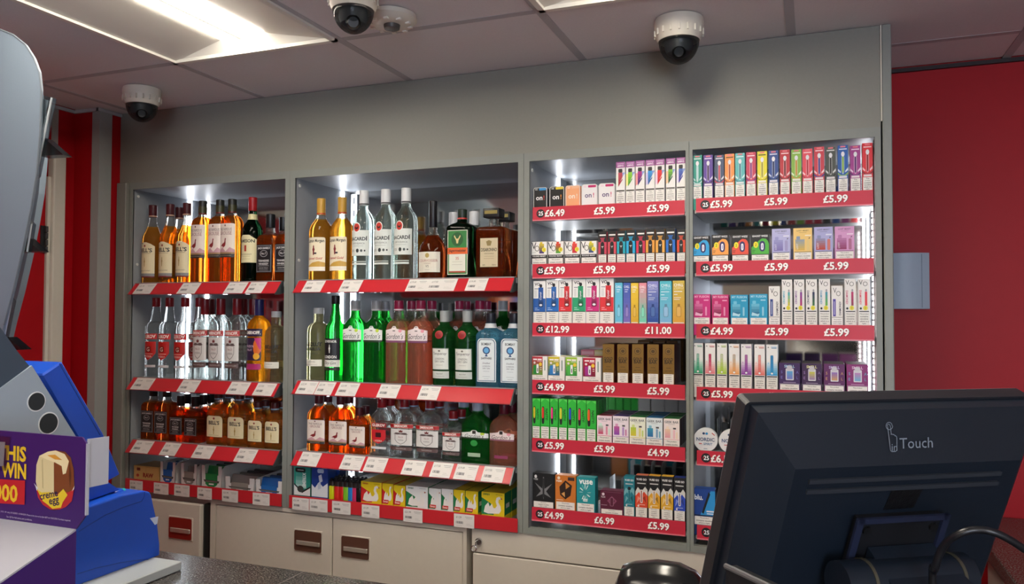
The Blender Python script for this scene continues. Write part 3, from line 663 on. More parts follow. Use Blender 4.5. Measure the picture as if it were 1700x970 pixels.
KIND = {
 'bells': dict(nm='whisky_bottle', ds='amber whisky bottle, maroon cap', a=.038, b=.038, n=2, pf=[(0, .93), (.012, 1), (.53, 1), (.60, .95), (.66, .72), (.70, .60), (.74, .48), (.79, .36), (.86, .34)], gl=AMB, fill=.72, cap=(.845, 1, .0155, '#4a1119', .45), lab=L_bells(.13, .52), capb='#c9a38a'),
 'grouse': dict(nm='whisky_bottle', ds='amber whisky bottle, red bird label', a=.040, b=.037, n=2.5, pf=[(0, .95), (.012, 1), (.68, 1), (.74, .94), (.785, .72), (.81, .44), (.85, .36), (.93, .34)], gl=AMB2, fill=.80, cap=(.83, 1, .0155, '#1d1f1c', .4), lab=L_grouse(), capb='#6d1c1c', neckl=(.85, .93, '#3a3a1e')),
 'jameson': dict(nm='whiskey_bottle', ds='dark green whiskey bottle, red cap', a=.038, b=.038, n=2, pf=[(0, .94), (.012, 1), (.55, 1), (.63, .94), (.69, .70), (.73, .48), (.78, .40), (.9, .36)], gl=BGRN, fill=1, cap=(.84, 1, .0155, '#9c1a1f', .35), lab=[PG([(-.9, .23), (.9, .23), (.9, .5), (.4, .55), (-.4, .55), (-.9, .5)], '#dcd3a8'), T('JAMESON', 0, .475, .05, '#20241c', 1.6, .03), R(-.12, .36, .12, .43, '#a2301f'), T('IRISH WHISKEY', 0, .325, .018, '#6a6448', 1.2), R(-.5, .30, .5, .303, '#8a8460'), R(-.5, .27, .5, .273, '#8a8460')], neckl=(.735, .80, '#d8cf9c')),
 'jd': dict(nm='whiskey_bottle', ds='square whiskey bottle, black label', a=.039, b=.036, n=7, pf=SQ, gl=AMBD, fill=.7, cap=(.80, 1, .0165, '#17181a', .35), lab=L_jd()),
 'glekov': dict(nm='vodka_bottle', ds='clear vodka bottle, red label', a=.038, b=.038, n=2, pf=[(0, .94), (.012, 1), (.60, 1), (.66, .93), (.69, .72), (.70, .55), (.80, .44), (.88, .36), (.93, .34)], gl=CLR, fill=1, cap=(.885, 1, .0155, '#8f1620', .35), lab=L_glek()),
 'smirnoff': dict(nm='vodka_bottle', ds='clear vodka bottle, red band label', a=.040, b=.036, n=2.6, pf=[(0, .95), (.012, 1), (.64, 1), (.70, .95), (.75, .74), (.785, .46), (.82, .38), (.9, .36)], gl=CLR, fill=1, cap=(.80, 1, .0165, '#7c131b', .35), lab=L_smir()),
 'passion': dict(nm='vodka_bottle', ds='orange flavoured vodka bottle, navy cap', a=.040, b=.036, n=2.6, pf=[(0, .95), (.012, 1), (.64, 1), (.70, .95), (.75, .74), (.785, .46), (.82, .38), (.9, .36)], gl=ORA, fill=1, cap=(.80, 1, .0165, '#27275e', .35), lab=[R(-.85, .55, .85, .64, '#241c3c'), T('SMIRNOFF.', 0, .595, .042, '#f7f2ea', 1.5, .03), R(-.8, .26, .8, .53, '#2a1c3c'), E(.45, .42, .35, .1, '#e0722a'), E(.4, .31, .3, .04, '#f0b63a'), PG([(-.8, .53), (.2, .53), (.8, .36), (.8, .53)], '#c8387e'), T('PASSION', -.25, .43, .03, '#f0d4e0', .8), T('FRUIT', -.3, .385, .026, '#f0d4e0', .6), RR(-.8, .15, .8, .22, .06, '#b0306e')]),
 'absolut': dict(nm='vodka_bottle', ds='pale yellow vodka bottle, black lettering', a=.040, b=.040, n=2, pf=[(0, .94), (.015, 1), (.66, 1), (.73, .92), (.78, .66), (.80, .44), (.92, .42)], gl=YEL, fill=1, cap=(.915, 1, .0185, '#b9bcbc', .25), lab=L_absolut()),
 'morgan': dict(nm='rum_bottle', ds='golden rum bottle, cream label', a=.040, b=.038, n=2.3, pf=[(0, .95), (.012, 1), (.58, 1), (.66, .9), (.72, .62), (.765, .42), (.80, .37), (.88, .35)], gl=GOLD, fill=.76, cap=(.80, 1, .0155, '#c79a3e', .35), capb='#b8432a', lab=[PG(rr(-.86, .12, .86, .52, .1, 3, '0110', .02), '#e6dcc0'), T('Captain Morgan', 0, .475, .05, '#2c2622', 1.6, .02), fig(-.1, .37, .28, .06, '#7c2a2c'), R(-.05, .32, .2, .34, '#3c3440'), T('Spiced Gold', 0, .265, .036, '#b03a32', 1.4, .02, .3), PG([(-.86, .17), (-.2, .22), (.4, .235), (.86, .22), (.86, .17)], '#c9a04a'), R(-.86, .12, .86, .17, '#efe8d8')]),
 'bacardi': dict(nm='rum_bottle', ds='clear rum bottle, white cap', a=.040, b=.040, n=2, pf=[(0, .93), (.015, 1), (.60, 1), (.68, .94), (.73, .74), (.77, .5), (.80, .40), (.86, .37)], gl=CLRG, fill=1, cap=(.835, 1, .0165, '#e2e4e4', .35), capb='#4a4c4c', lab=[R(-.86, .27, .86, .55, '#d9dfd9'), E(-.1, .58, .36, .055, '#e9ebe8'), E(-.1, .58, .30, .046, '#c2382c'), PG([(-.3, .595), (-.1, .575), (.1, .595), (.03, .565), (-.1, .56), (-.23, .565)], '#241c1c'), T('BACARDÍ', 0, .46, .05, '#2c3434', 1.55, .03), T('CARTA BLANCA', 0, .405, .02, '#5a6462', 1.2), R(-.5, .375, .5, .378, '#8a9490'), T('RON', -.5, .325, .03, '#2c3434', .3), E(0, .325, .14, .022, '#2c3434'), E(.35, .325, .1, .015, '#4c5654'), E(.6, .325, .06, .01, '#2c3434'), R(-.7, .17, .7, .19, '#cfd8d2'), R(-.7, .20, .7, .21, '#b8c4bc')]),
 'courv': dict(nm='cognac_bottle', ds='dark cognac bottle, long black cap', a=.047, b=.042, n=2.2, pf=[(0, .92), (.02, 1), (.35, 1), (.43, .9), (.50, .68), (.56, .42), (.62, .30), (.72, .28)], gl=DRED, fill=.57, cap=(.665, 1, .0145, '#16161a', .35), lab=[R(-.84, .09, .84, .345, '#ddd8c8'), E(0, .30, .16, .03, '#b09a5a'), T('COURVOISIER', 0, .235, .033, '#a2564a', 1.45, .0), T('COGNAC', 0, .20, .016, '#8a6a5a', .8), T('VS', 0, .165, .03, '#3c3834', .3), R(-.2, .12, .2, .123, '#8a8478')]),
 'jager': dict(nm='liqueur_bottle', ds='dark green square liqueur bottle, stag label', a=.046, b=.037, n=6, pf=[(0, .97), (.01, 1), (.69, 1), (.75, .95), (.79, .66), (.82, .38), (.88, .36)], gl=BGRN, fill=1, cap=(.85, 1, .0165, '#1a2a20', .4), capb='#c0392f', lab=[R(-.78, .06, .78, .69, '#d8dcc6'), R(-.72, .07, .72, .68, '#2c7a3a'), R(-.64, .09, .64, .665, '#dfe0d2'), R(-.64, .43, .64, .665, '#2f7f3c'), E(0, .56, .46, .1, '#1f5a2c'), PG([(-.06, .50), (.06, .50), (.1, .545), (.26, .60), (.22, .62), (.06, .565), (0, .57), (-.06, .565), (-.22, .62), (-.26, .60), (-.1, .545)], '#d8c68a'), R(-.78, .35, .78, .44, '#e0642a'), T('Jägermeister', 0, .395, .05, '#3a2018', 1.4, .02), T('35', 0, .29, .04, '#c0503a', .3), R(-.4, .24, .4, .243, '#9a9a88'), R(-.4, .2, .4, .203, '#9a9a88'), R(-.64, .09, .64, .11, '#a43a2a')]),
 'disaronno': dict(nm='liqueur_bottle', ds='amber square liqueur bottle, black block cap', a=.050, b=.040, n=8, pf=[(0, .97), (.01, 1), (.66, 1), (.715, .96), (.74, .72), (.755, .36), (.87, .33)], gl=DRED, fill=.73, block=(.865, 1, .041, .032), cap=None, lab=[R(-.62, .16, .62, .57, '#8a7a5c'), R(-.6, .165, .6, .565, '#cbbd9c'), PG([(-.12, .46), (.12, .46), (.2, .52), (0, .54), (-.2, .52)], '#8c7a4a'), T('DISARONNO', 0, .405, .05, '#2c241c', 1.1, .02), T('ORIGINALE', 0, .35, .02, '#5a4e3c', .8), R(-.35, .31, .35, .313, '#6c604c'), R(-.35, .28, .35, .283, '#6c604c'), T('28%', -.35, .19, .02, '#4c4234', .2), T('700ml', .35, .19, .02, '#4c4234', .3)]),
 'govenor': dict(nm='gin_bottle', ds='green gin bottle, black label', a=.036, b=.036, n=2, pf=[(0, .95), (.012, 1), (.58, 1), (.64, .92), (.68, .66), (.71, .54), (.76, .52), (.79, .42), (.93, .34)], gl=GRN, fill=1, cap=(.90, 1, .0145, '#141614', .4), lab=[R(-.88, .25, .88, .50, '#14161c'), T('GOVERNOR', 0, .465, .03, '#e6e6e0', 1.3, .02), fig(0, .38, .2, .05, '#d8d8d2'), T('LONDON', 0, .285, .035, '#e6e6e0', 1.3, .03), R(-.88, .17, .88, .25, '#dcdcd4'), T('Dry Gin', 0, .21, .045, '#2c2c2a', 1.2, 0, .3), R(-.88, .13, .88, .16, '#1c1e1c')]),
 'gordon': dict(nm='gin_bottle', ds='bright green gin bottle, white band', a=.041, b=.033, n=3.2, pf=[(0, .97), (.01, 1), (.63, 1), (.70, .92), (.75, .7), (.79, .45), (.83, .38), (.9, .36)], gl=GRN, fill=1, cap=(.875, 1, .0165, '#9ea3a3', .3), lab=L_gordon(), capb='#c8cac8'),
 'gordonpink': dict(nm='gin_bottle', ds='pink gin bottle, white band', a=.041, b=.033, n=3.2, pf=[(0, .97), (.01, 1), (.63, 1), (.70, .92), (.75, .7), (.79, .45), (.83, .38), (.9, .36)], gl=PNK, fill=.75, cap=(.875, 1, .0165, '#a3244c', .35), lab=L_gordon(sub='#7c4a6a', c='#e9dcdc', green=False), capb='#e0dcdc'),
 'tanq': dict(nm='gin_bottle', ds='green gin bottle, red seal', a=.041, b=.041, n=2.2, pf=[(0, .88), (.02, .91), (.55, 1), (.66, 1), (.72, .92), (.77, .66), (.81, .42), (.86, .37)], gl=DGRN, fill=1, cap=(.85, 1, .016, '#b4b9b6', .3), lab=L_tanq()),
 'bombay': dict(nm='gin_bottle', ds='blue gin bottle, arched white label', a=.043, b=.036, n=5, pf=[(0, .96), (.01, 1), (.70, 1), (.75, .84), (.79, .5), (.84, .40), (.9, .38)], gl=BLU, fill=1, cap=(.86, 1, .0155, '#22242c', .35), lab=L_bombay(), neckl=(.80, .95, '#c8ccd0')),
 'fbells': dict(nm='whisky_bottle', ds='flat amber whisky bottle, cream label', a=.046, b=.024, n=3, pf=FLK, gl=AMB, fill=.8, cap=(.86, 1, .0145, '#4f1a1c', .4), capb='#8fb0c8', lab=[PG(rr(-.78, .16, .78, .56, .3, 4, '0110', .07), '#e8ddb4'), E(0, .51, .1, .02, '#8a2a22'), T("BELL'S", 0, .43, .075, '#1c1a1c', 1.3, .03), fig(0, .29, .14, .08, '#a88a3a'), R(-.5, .19, .5, .195, '#9a8a5a')]),
 'sbells': dict(nm='whisky_bottle', ds='small flat whisky bottle, cream label', a=.038, b=.021, n=3, pf=FLK, gl=AMB, fill=.8, cap=(.84, 1, .0145, '#4f1a1c', .4), capb='#8fb0c8', lab=[PG(rr(-.8, .15, .8, .60, .3, 4, '0110', .08), '#e8ddb4'), E(0, .54, .1, .02, '#8a2a22'), T("BELL'S", 0, .45, .08, '#1c1a1c', 1.35, .03), fig(0, .29, .14, .08, '#a88a3a'), R(-.5, .19, .5, .195, '#9a8a5a')]),
 'jd35': dict(nm='whiskey_bottle', ds='square whiskey bottle, black label', a=.036, b=.033, n=7, pf=SQ, gl=AMBD, fill=.7, cap=(.80, 1, .016, '#17181a', .35), lab=L_jd()),
 'jd20': dict(nm='whiskey_bottle', ds='small whiskey bottle, black label', a=.034, b=.026, n=6, pf=SQ, gl=AMBD, fill=.7, cap=(.78, 1, .0145, '#17181a', .35), lab=L_jd(.16, .54)),
 'fgrouse': dict(nm='whisky_bottle', ds='flat amber whisky bottle, red bird label', a=.042, b=.024, n=3, pf=FLK, gl=AMB2, fill=.8, cap=(.84, 1, .015, '#4a1119', .4), lab=L_grouse(.14, .56)),
 'sgrouse': dict(nm='whisky_bottle', ds='small flat whisky bottle, red bird label', a=.036, b=.021, n=3, pf=FLK, gl=AMB2, fill=.8, cap=(.82, 1, .0145, '#4a1119', .4), lab=L_grouse(.15, .60)),
 'fglek': dict(nm='vodka_bottle', ds='flat clear vodka bottle, red label', a=.041, b=.024, n=3, pf=FLK, gl=CLR, fill=1, cap=(.83, 1, .016, '#8f1620', .35), lab=[R(-.7, .50, .7, .575, '#9c1c22'), T('GLEKOV', 0, .537, .05, '#f6efe6', 1.2, .03), shield(0, .34, .66, .12, '#c3222a'), RR(-.26, .33, .26, .41, .02, '#3a1014'), T('VODKA', 0, .27, .03, '#fae6da', .7), R(-.7, .13, .7, .17, '#cfcfd2')]),
 'fsmir': dict(nm='vodka_bottle', ds='flat clear vodka bottle, red band', a=.050, b=.026, n=3, pf=FLK, gl=CLR, fill=1, cap=(.83, 1, .016, '#7c131b', .35), capb='#8fb0c8', lab=L_smir(.22, .58)),
 'ssmir': dict(nm='vodka_bottle', ds='small flat clear vodka bottle, red band', a=.038, b=.022, n=3, pf=FLK, gl=CLR, fill=1, cap=(.81, 1, .0155, '#7c131b', .35), capb='#8fb0c8', lab=L_smir(.22, .58)),
 'fgordon': dict(nm='gin_bottle', ds='flat green gin bottle, white band', a=.052, b=.028, n=3.4, pf=FLK, gl=GRN, fill=1, cap=(.84, 1, .0175, '#a7b4c4', .3), lab=L_gordon(.43, .52)+[E(0, .34, .24, .05, '#2a8a3c'), R(-.42, .12, .42, .18, '#9fb79c')]),
 'fpink': dict(nm='gin_bottle', ds='flat pink gin bottle, white band', a=.046, b=.026, n=3.4, pf=FLK, gl=PNK, fill=.85, cap=(.83, 1, .0155, '#5c1526', .35), lab=L_gordon(.43, .54, '#8c5a6a', '#ecdcd8', '#3c2c2e', False)+[R(-.5, .12, .5, .17, '#8c3a5c')]),
 'white': dict(nm='rum_bottle', ds='white capped bottle', a=.036, b=.036, n=2, pf=[(0, .93), (.015, 1), (.60, 1), (.68, .94), (.73, .74), (.77, .5), (.80, .40), (.86, .37)], gl=CLRG, fill=1, cap=(.80, 1, .0165, '#e2e4e4', .35), lab=[R(-.8, .2, .8, .5, '#d9dfd9'), E(0, .4, .2, .03, '#a02a4a'), R(-.5, .3, .5, .32, '#8a8a88')]),
}
_proto = {}
def ring_at(rings, z):
    for i in range(len(rings)-1):
        if rings[i][0] <= z <= rings[i+1][0]:
            t = (z-rings[i][0])/max(1e-6, rings[i+1][0]-rings[i][0]); return [rings[i][k]*(1-t)+rings[i+1][k]*t for k in (1, 2, 3)]
    return rings[-1][1:]
def bottle_proto(kind, H):
    d = KIND[kind]; a, b_, n = d['a'], d['b'], d['n']
    root = link(d['nm'], None); rings = []
    pf = d['pf']; dense = []
    for i in range(len(pf)):
        dense.append(pf[i])
        if i+1 < len(pf) and pf[i+1][1] < 1 and pf[i+1][0] > .5:
            # Catmull-Rom midpoint keeps shoulders round
            p0 = pf[max(i-1, 0)]; p3 = pf[min(i+2, len(pf)-1)]
            dense.append(((pf[i][0]+pf[i+1][0])/2, max(.28, min(1, .5625*(pf[i][1]+pf[i+1][1])-.0625*(p0[1]+p3[1])))))
    neck = pf[-1][1]*a
    for zf, rf in dense:
        t = max(0, min(1, (rf-.45)/.5)); aa = a*rf; bb = b_*rf if rf > .9 else (b_*rf*t+min(aa, max(b_*rf, aa*.9))*(1-t)); nn = 2*(1-t)+n*t
        if zf > .55 and rf < .5: bb = aa
        rings.append((zf*H, aa, bb, nn))
    fill = d['fill']; mts = [d['gl'] if rings[i+1][0] <= fill*H+1e-4 else NECK for i in range(len(rings)-1)]
    top_z = (d['cap'][0] if d['cap'] else d['block'][0])*H
    body = [(.006, a*.6, b_*.6, n)]+rings if False else rings
    rr_ = [r for r in rings if r[0] < top_z+.004]
    if rr_[-1][0] < top_z: 
        q = ring_at(rings, top_z); rr_.append((top_z+.003, *q))
    mts = [d['gl'] if rr_[i+1][0] <= fill*H+1e-4 or fill >= 1 else NECK for i in range(len(rr_)-1)]
    if fill < 1 and all(m_ is d['gl'] for m_ in mts): mts[-1] = NECK
    link('bottle_glass', MB().rings(rr_, None, 32, mts=mts).mesh('bottle_glass', smooth=50), root)
    cp = MB()
    if d['cap']:
        c0, c1, cr, cc, ro = d['cap']; m_ = mat(cc, ro)
        cp.rings([(c0*H, cr*.97, cr*.97, 2), (c0*H+.001, cr, cr, 2), (H-.0015, cr, cr, 2), (H, cr-.0015, cr-.0015, 2)], m_, 24)
        if d.get('capb'): cp.rings([(c0*H+.0015, cr+.0005, cr+.0005, 2), (c0*H+.006, cr+.0005, cr+.0005, 2)], mat(d['capb'], .4), 24)
    else:
        c0, c1, hw, hd = d['block']; cp.bbox(-hw*.62, -hd*.8, c0*H, hw*.62, hd*.8, H, BLACKP, .003, 2)
        cp = MB().bbox(-.028, -.026, c0*H, .028, .026, H, BLACKP, .003, 2)
        cp.box(-.022, -.0265, c0*H+.012, .022, -.0259, H-.008, mat('#8a7a3a', .4))
    link('cap', cp.mesh('cap', smooth=40), root)
    def fm(x, z, off):
        aa, bb, nn = ring_at(rings, z); k = min(.985, abs(x)/aa); return (math.copysign(k*aa, x), -(bb*(1-k**nn)**(1/nn)+.0005+off), z)
    groups = []
    for e in flat(d['lab']):
        if e[0] == 'p': bb_ = [min(q[0] for q in e[1]), min(q[1] for q in e[1]), max(q[0] for q in e[1]), max(q[1] for q in e[1])]
        else: bb_ = [e[2]-.5, e[3]-e[4], e[2]+.5, e[3]+e[4]]
        hit = [g for g in groups if not (g[0][2] < bb_[0] or g[0][0] > bb_[2] or g[0][3]+.012 < bb_[1] or g[0][1]-.012 > bb_[3])]
        ng = [list(bb_), []]
        for g in hit:
            ng[0] = [min(ng[0][0], g[0][0]), min(ng[0][1], g[0][1]), max(ng[0][2], g[0][2]), max(ng[0][3], g[0][3])]; ng[1] += g[1]; groups.remove(g)
        ng[1].append(e); groups.append(ng)
    for g in groups:
        link('label', print_mesh(decal(MB(), g[1], fm, a, H, step=a*.16), 'label'), root)
    if d.get('neckl'):
        z0, z1, c = d['neckl']
        if z1*H > top_z: z1 = top_z/H
        if z0 < z1-.005:
            nl = MB(); rs = [ring_at(rings, z*H) for z in (z0, (z0+z1)/2, z1)]
            nl.rings([(z*H, q[0]+.0008, q[1]+.0008, q[2]) for z, q in zip((z0, (z0+z1)/2, z1), rs)], ink(c), 24, False, False)
            link('neck_label', nl.mesh('neck_label', smooth=40), root)
        elif d['cap']:
            cr = d['cap'][2]+.0006
            link('neck_label', MB().rings([(z0*H, cr, cr, 2), (min(.97, d['neckl'][1])*H, cr, cr, 2)], ink(c), 24, False, False).mesh('neck_label', smooth=40), root)
    return root
ROWN = {1: ['top', 'second', 'third', 'bottom'], 2: ['top', 'second', 'third', 'bottom'], 3: ['top', 'second', 'third', 'fourth', 'fifth', 'bottom'], 4: ['top', 'second', 'third', 'fourth', 'fifth', 'bottom']}
BAYN = {1: 'narrow spirits bay', 2: 'wide spirits bay', 3: 'first vape bay', 4: 'last vape bay'}
def bottles(n, r, kind, fronts, backs=(), hpx=None, dy=0.0):
    """fronts: (cap px, top py); backs: (cap px, top py, extra depth)"""
    d = KIND[kind]; z = SHELFZ[(n, r)]; yc = YF+.012+d['b']+dy
    allb = [(p, q, 0) for p, q in fronts]+list(backs)
    for i, (px, py, ex) in enumerate(allb):
        P = onY(px, py, yc+ex)
        H = hpx if hpx else P.z-z
        if kind not in _proto:
            _proto[kind] = bottle_proto(kind, H); root = _proto[kind]; root.location = (P.x, yc+ex, z)
        else:
            root = copy_tree(_proto[kind], (P.x, yc+ex, z))
        nf, nb = len(fronts), len(backs)
        where = '%s shelf, %s' % (ROWN[n][r], BAYN[n])
        if i < nf: lab = d['ds']+(', %s of %s' % (ORD[i], NUM[nf-1]) if nf > 1 else '')+', '+where
        else: lab = d['ds']+', rear row%s, ' % ((' '+ORD[i-nf]) if nb > 1 else '')+where
        tag(root, lab, 'bottle', '%s bottles on the %s' % (ROWN[n][r]+' shelf', BAYN[n]))
# narrow bay
bottles(1, 0, 'bells', [(254.4, 341), (283, 340), (311, 339)], [(298, 349, .085)])
bottles(1, 0, 'grouse', [(337, 334), (365.7, 337), (386, 335)])
bottles(1, 0, 'jameson', [(420, 328)])
bottles(1, 0, 'jd', [(449.5, 356), (480, 356)], [(471, 358, .09)])
bottles(1, 1, 'glekov', [(260, 494.5), (282, 494.5), (308, 494)], [(331.6, 495.5, .04)])
bottles(1, 1, 'smirnoff', [(341, 496), (367, 497), (394, 497.5)], [(350, 497, .085), (404, 498, .085), (421, 498, .085)])
bottles(1, 1, 'passion', [(430.7, 497)])
bottles(1, 1, 'absolut', [(459, 517)], [(480, 517, .09)])
bottles(1, 2, 'jd35', [(255.6, 640), (278, 641)])
bottles(1, 2, 'jd20', [(300.5, 657), (324.7, 657)], [(311, 657, .06), (338, 657, .06), (350, 656, .12)])
bottles(1, 2, 'fbells', [(363.3, 651.5), (398, 652.5)], [(381, 651, .05), (413, 652, .05)])
bottles(1, 2, 'sbells', [(428.6, 667), (457, 668.5)], [(441, 666, .045), (468, 667, .045)])
# wide bay
bottles(2, 0, 'morgan', [(533.6, 330), (568.5, 328.7)])
bottles(2, 0, 'bacardi', [(604.7, 317), (641, 315), (674.6, 313)])
bottles(2, 0, 'courv', [(719.3, 334)])
bottles(2, 0, 'jager', [(767.5, 348)])
bottles(2, 0, 'white', [], [(753, 353, .09), (787, 350.6, .09)])
bottles(2, 0, 'disaronno', [(820, 347)], [(838, 347, .1)])
bottles(2, 1, 'absolut', [(529.4, 520.6)])
bottles(2, 1, 'govenor', [(557.6, 491)])
bottles(2, 1, 'gordon', [(590.6, 499.4), (625, 499.4)], [(640, 499, .09), (835, 512, .12)])
bottles(2, 1, 'gordonpink', [(662.4, 499), (698.8, 499)], [(683.5, 499, .075), (717, 499, .075), (763, 500, .1), (774, 500, .18), (797, 501, .09), (808, 501, .17)])
bottles(2, 1, 'tanq', [(738.4, 516), (776, 517)], [(744, 510, .1)])
bottles(2, 1, 'bombay', [(815, 520), (854, 522)])
bottles(2, 2, 'fgrouse', [(530, 655), (566, 656)], [(545, 655, .05), (580, 656, .05)])
bottles(2, 2, 'sgrouse', [(597, 676)], [(607, 675, .045)])
bottles(2, 2, 'fglek', [(634.6, 660)], [(648, 660, .055)])
bottles(2, 2, 'fsmir', [(672, 662), (714.5, 663)], [(687, 661, .055), (729, 662, .055)])
bottles(2, 2, 'ssmir', [(753, 682)], [(766, 681, .05)])
bottles(2, 2, 'fgordon', [(793, 667)], [(770, 663, .07)])
bottles(2, 2, 'fpink', [(837, 670)], [(850, 668, .05)])

# ------------------------------------------------------------------ boxes
WARN_N = ['This', 'product', 'contains', 'nicotine', 'which is a', 'highly']
WARN_W = ['This product', 'contains nicotine', 'which is a highly']
WARN_S = ['This product', 'contains', 'nicotine', 'which is a', 'highly']
def warn(top, lines, c='#e8e6df'):
    k = len(lines); els = [R(.05, 0, .95, top, c)]
    for i, s_ in enumerate(lines): els.append(T(s_, .5, top*(1-(i+.62)/(k+.25)), top/(k+.25)*.62, '#2b2b2b', .76 if len(s_) > 6 else .5, .01))
    return els
_cart = {}
def carton(key, w, h, d, hid, els, body, name='vape_box', side=None, round_=0, topc=None, rough=.4):
    """box, local origin at the middle of its foot; hid = metres of its foot behind the price strip"""
    b = MB(); m_ = mat(body, rough)
    if round_: b.prism(rr(-w/2, 0, w/2, h, round_, 5, '0110'), 'y', 0, d, m_)
    else: b.bbox(-w/2, 0, 0, w/2, d, h, m_, .0008, 1)
    o = link(name, b.mesh(name))
    p = MB()
    vis = h-hid
    decal(p, els, lambda x, z, off: (x-w/2, -off-.0003, hid+z), w, vis)
    if side: decal(p, side, lambda x, z, off: (w/2+off+.0003, x, hid+z), d, vis)
    if topc: decal(p, [R(.02, .02, .98, .98, topc)], lambda x, z, off: (x-w/2, z, h+off+.0003), w, d)
    link('print', print_mesh(p, 'print'), o)
    return o
def boxrow(n, r, items, depth=.03, deep=0, yoff=.0145, group=None, gap=.0):
    """items: (x0 px, x1 px, top py, els, body colour, label, options)"""
    zt_, zb_ = VZ[(n, r)] if n > 2 else (EYZ-.634, SHELFZ[(n, r)]-.006)
    zb_ += .0065; out = []
    for (a, c, top, els, body, lab, opt) in items:
        Y = YF+yoff; mid = (zt_+.03)
        py = top
        A = onY(a, py, Y); B_ = onY(c, py, Y); w = (B_.x-A.x)*.97; h = A.z*.5+B_.z*.5-zb_
        h = max(h, .02); dd = opt.get('depth', depth)
        o = carton(None, w, h, dd, zt_-zb_, els, body, opt.get('name', 'vape_box'), opt.get('side'), opt.get('round', 0), opt.get('topc'), opt.get('rough', .4))
        o.location = ((A.x+B_.x)/2, Y, zb_)
        where = '%s shelf, %s' % (ROWN[n][r], BAYN[n])
        tag(o, lab+', '+where, opt.get('cat', 'box'), group or 'boxes on the %s' % where)
        out.append((o, lab, dd, where, opt))
    for k in range(deep):
        for (o, lab, dd, where, opt) in out:
            if opt.get('nodeep'): continue
            q = copy_tree(o, (o.location.x, o.location.y+(dd+.002)*(k+1), o.location.z))
            q['label'] = lab+', queued %s, ' % ORD[k+1]+where
    return out
def dark(h, k=.5):
    h = h.lstrip('#'); return '#'+''.join('%02x' % int(int(h[i:i+2], 16)*k) for i in (0, 2, 4))
def light(h, k=.5):
    h = h.lstrip('#'); return '#'+''.join('%02x' % int(255-(255-int(h[i:i+2], 16))*k) for i in (0, 2, 4))
# -- first vape bay, top shelf: five flip tins and seven slim boxes
def tin(bg, fg, tab, ex): return [PG(rr(.02, 0, .98, .985, .13, 4, '0110', .10), '#dcdad6'), PG(rr(.06, 0, .94, .96, .11, 4, '0110', .085), bg), RR(.42, .84, .92, .955, .04, tab), R(.14, .86, .32, .885, light(tab, .3) if bg != '#141416' else '#c9c9c9'), R(.14, .91, .32, .93, light(tab, .3) if bg != '#141416' else '#c9c9c9'), T('on', .43, .44, .17, fg, .5, .02), T('!', .77, .47, .23, ex, .1, .02)]
tins = [('#141416', '#f2f2f2', '#2f8fd0', '#c8403c', 'black pouch tin card with blue tab'), ('#141416', '#f2f2f2', '#e8cf3a', '#d88a2a', 'black pouch tin card with yellow tab'), ('#f0a878', '#f6ead8', '#f0b890', '#e8d8c0', 'peach pouch tin card with white lettering'), ('#e8e6e6', '#5a4a78', '#c0286a', '#c85a7a', 'first white pouch tin card with magenta tab'), ('#e8e6e6', '#5a4a78', '#c0286a', '#c85a7a', 'second white pouch tin card with magenta tab')]
tp = [(885, 909, 311), (911.6, 937.6, 309.3), (938.2, 964, 307.8), (965, 992, 306), (993.4, 1021.2, 304.3)]
boxrow(3, 0, [(a, c, t_, tin(*s_[:4]), s_[0], s_[4], dict(round=.008, name='pouch_tin', cat='tin', depth=.02)) for (a, c, t_), s_ in zip(tp, tins)])
def slim_angled(c1, c2, side): return [R(0, 0, 1, 1, '#e9e6e4'), R(0, .70, .3, .3, light(side, .6)), R(.72, .62, .98, .74, '#8fa0d8'), R(0, .86, 1, 1, '#9c4f92'), R(.12, .94, .88, .97, '#c89ac4'), T('600V2', .5, .905, .045, '#f4e6f2', .85, .03), G(.25, .46, .72, .74, c2, c1, 5), PG([(0, .36), (0, .40), (.25, .44), (.80, .66), (.98, .72), (.98, .32), (0, .32)], '#eceae6'), PG([(.25, .46), (.25, .40), (.72, .56), (.72, .60)], c2), RR(.26, .74, .72, .83, .05, '#2b2728'), R(.05, .285, .95, .32, '#4b4a44'), warn(.285, WARN_N)]
sl = [('#c04a5a', '#a02a38', '#d8e8d0', 'red and green'), ('#9ad83a', '#4a9a2a', '#e8d84a', 'lime green'), ('#c02a8a', '#3a1a6a', '#e05a5a', 'magenta purple'), ('#3aa0e0', '#1f5aa0', '#b0a0d8', 'sky blue'), ('#e02a2a', '#c81e2a', '#d8b0d0', 'bright red'), ('#8ad03a', '#14503a', '#f0a060', 'dark green'), ('#4a70c0', '#2a2a90', '#d0c0e0', 'royal blue')]
sp = [(1022.7, 1037.8, 269), (1039, 1054, 268), (1055, 1070.3, 266.5), (1071.8, 1087.2, 265.4), (1087.6, 1103.4, 264.2), (1105.4, 1121.2, 262.8), (1122.9, 1138, 261.5)]
boxrow(3, 0, [(a, c, t_, slim_angled(*s_[:3]), '#e0dcdc', 'slim white vape box with %s device' % s_[3], {}) for (a, c, t_), s_ in zip(sp, sl)])
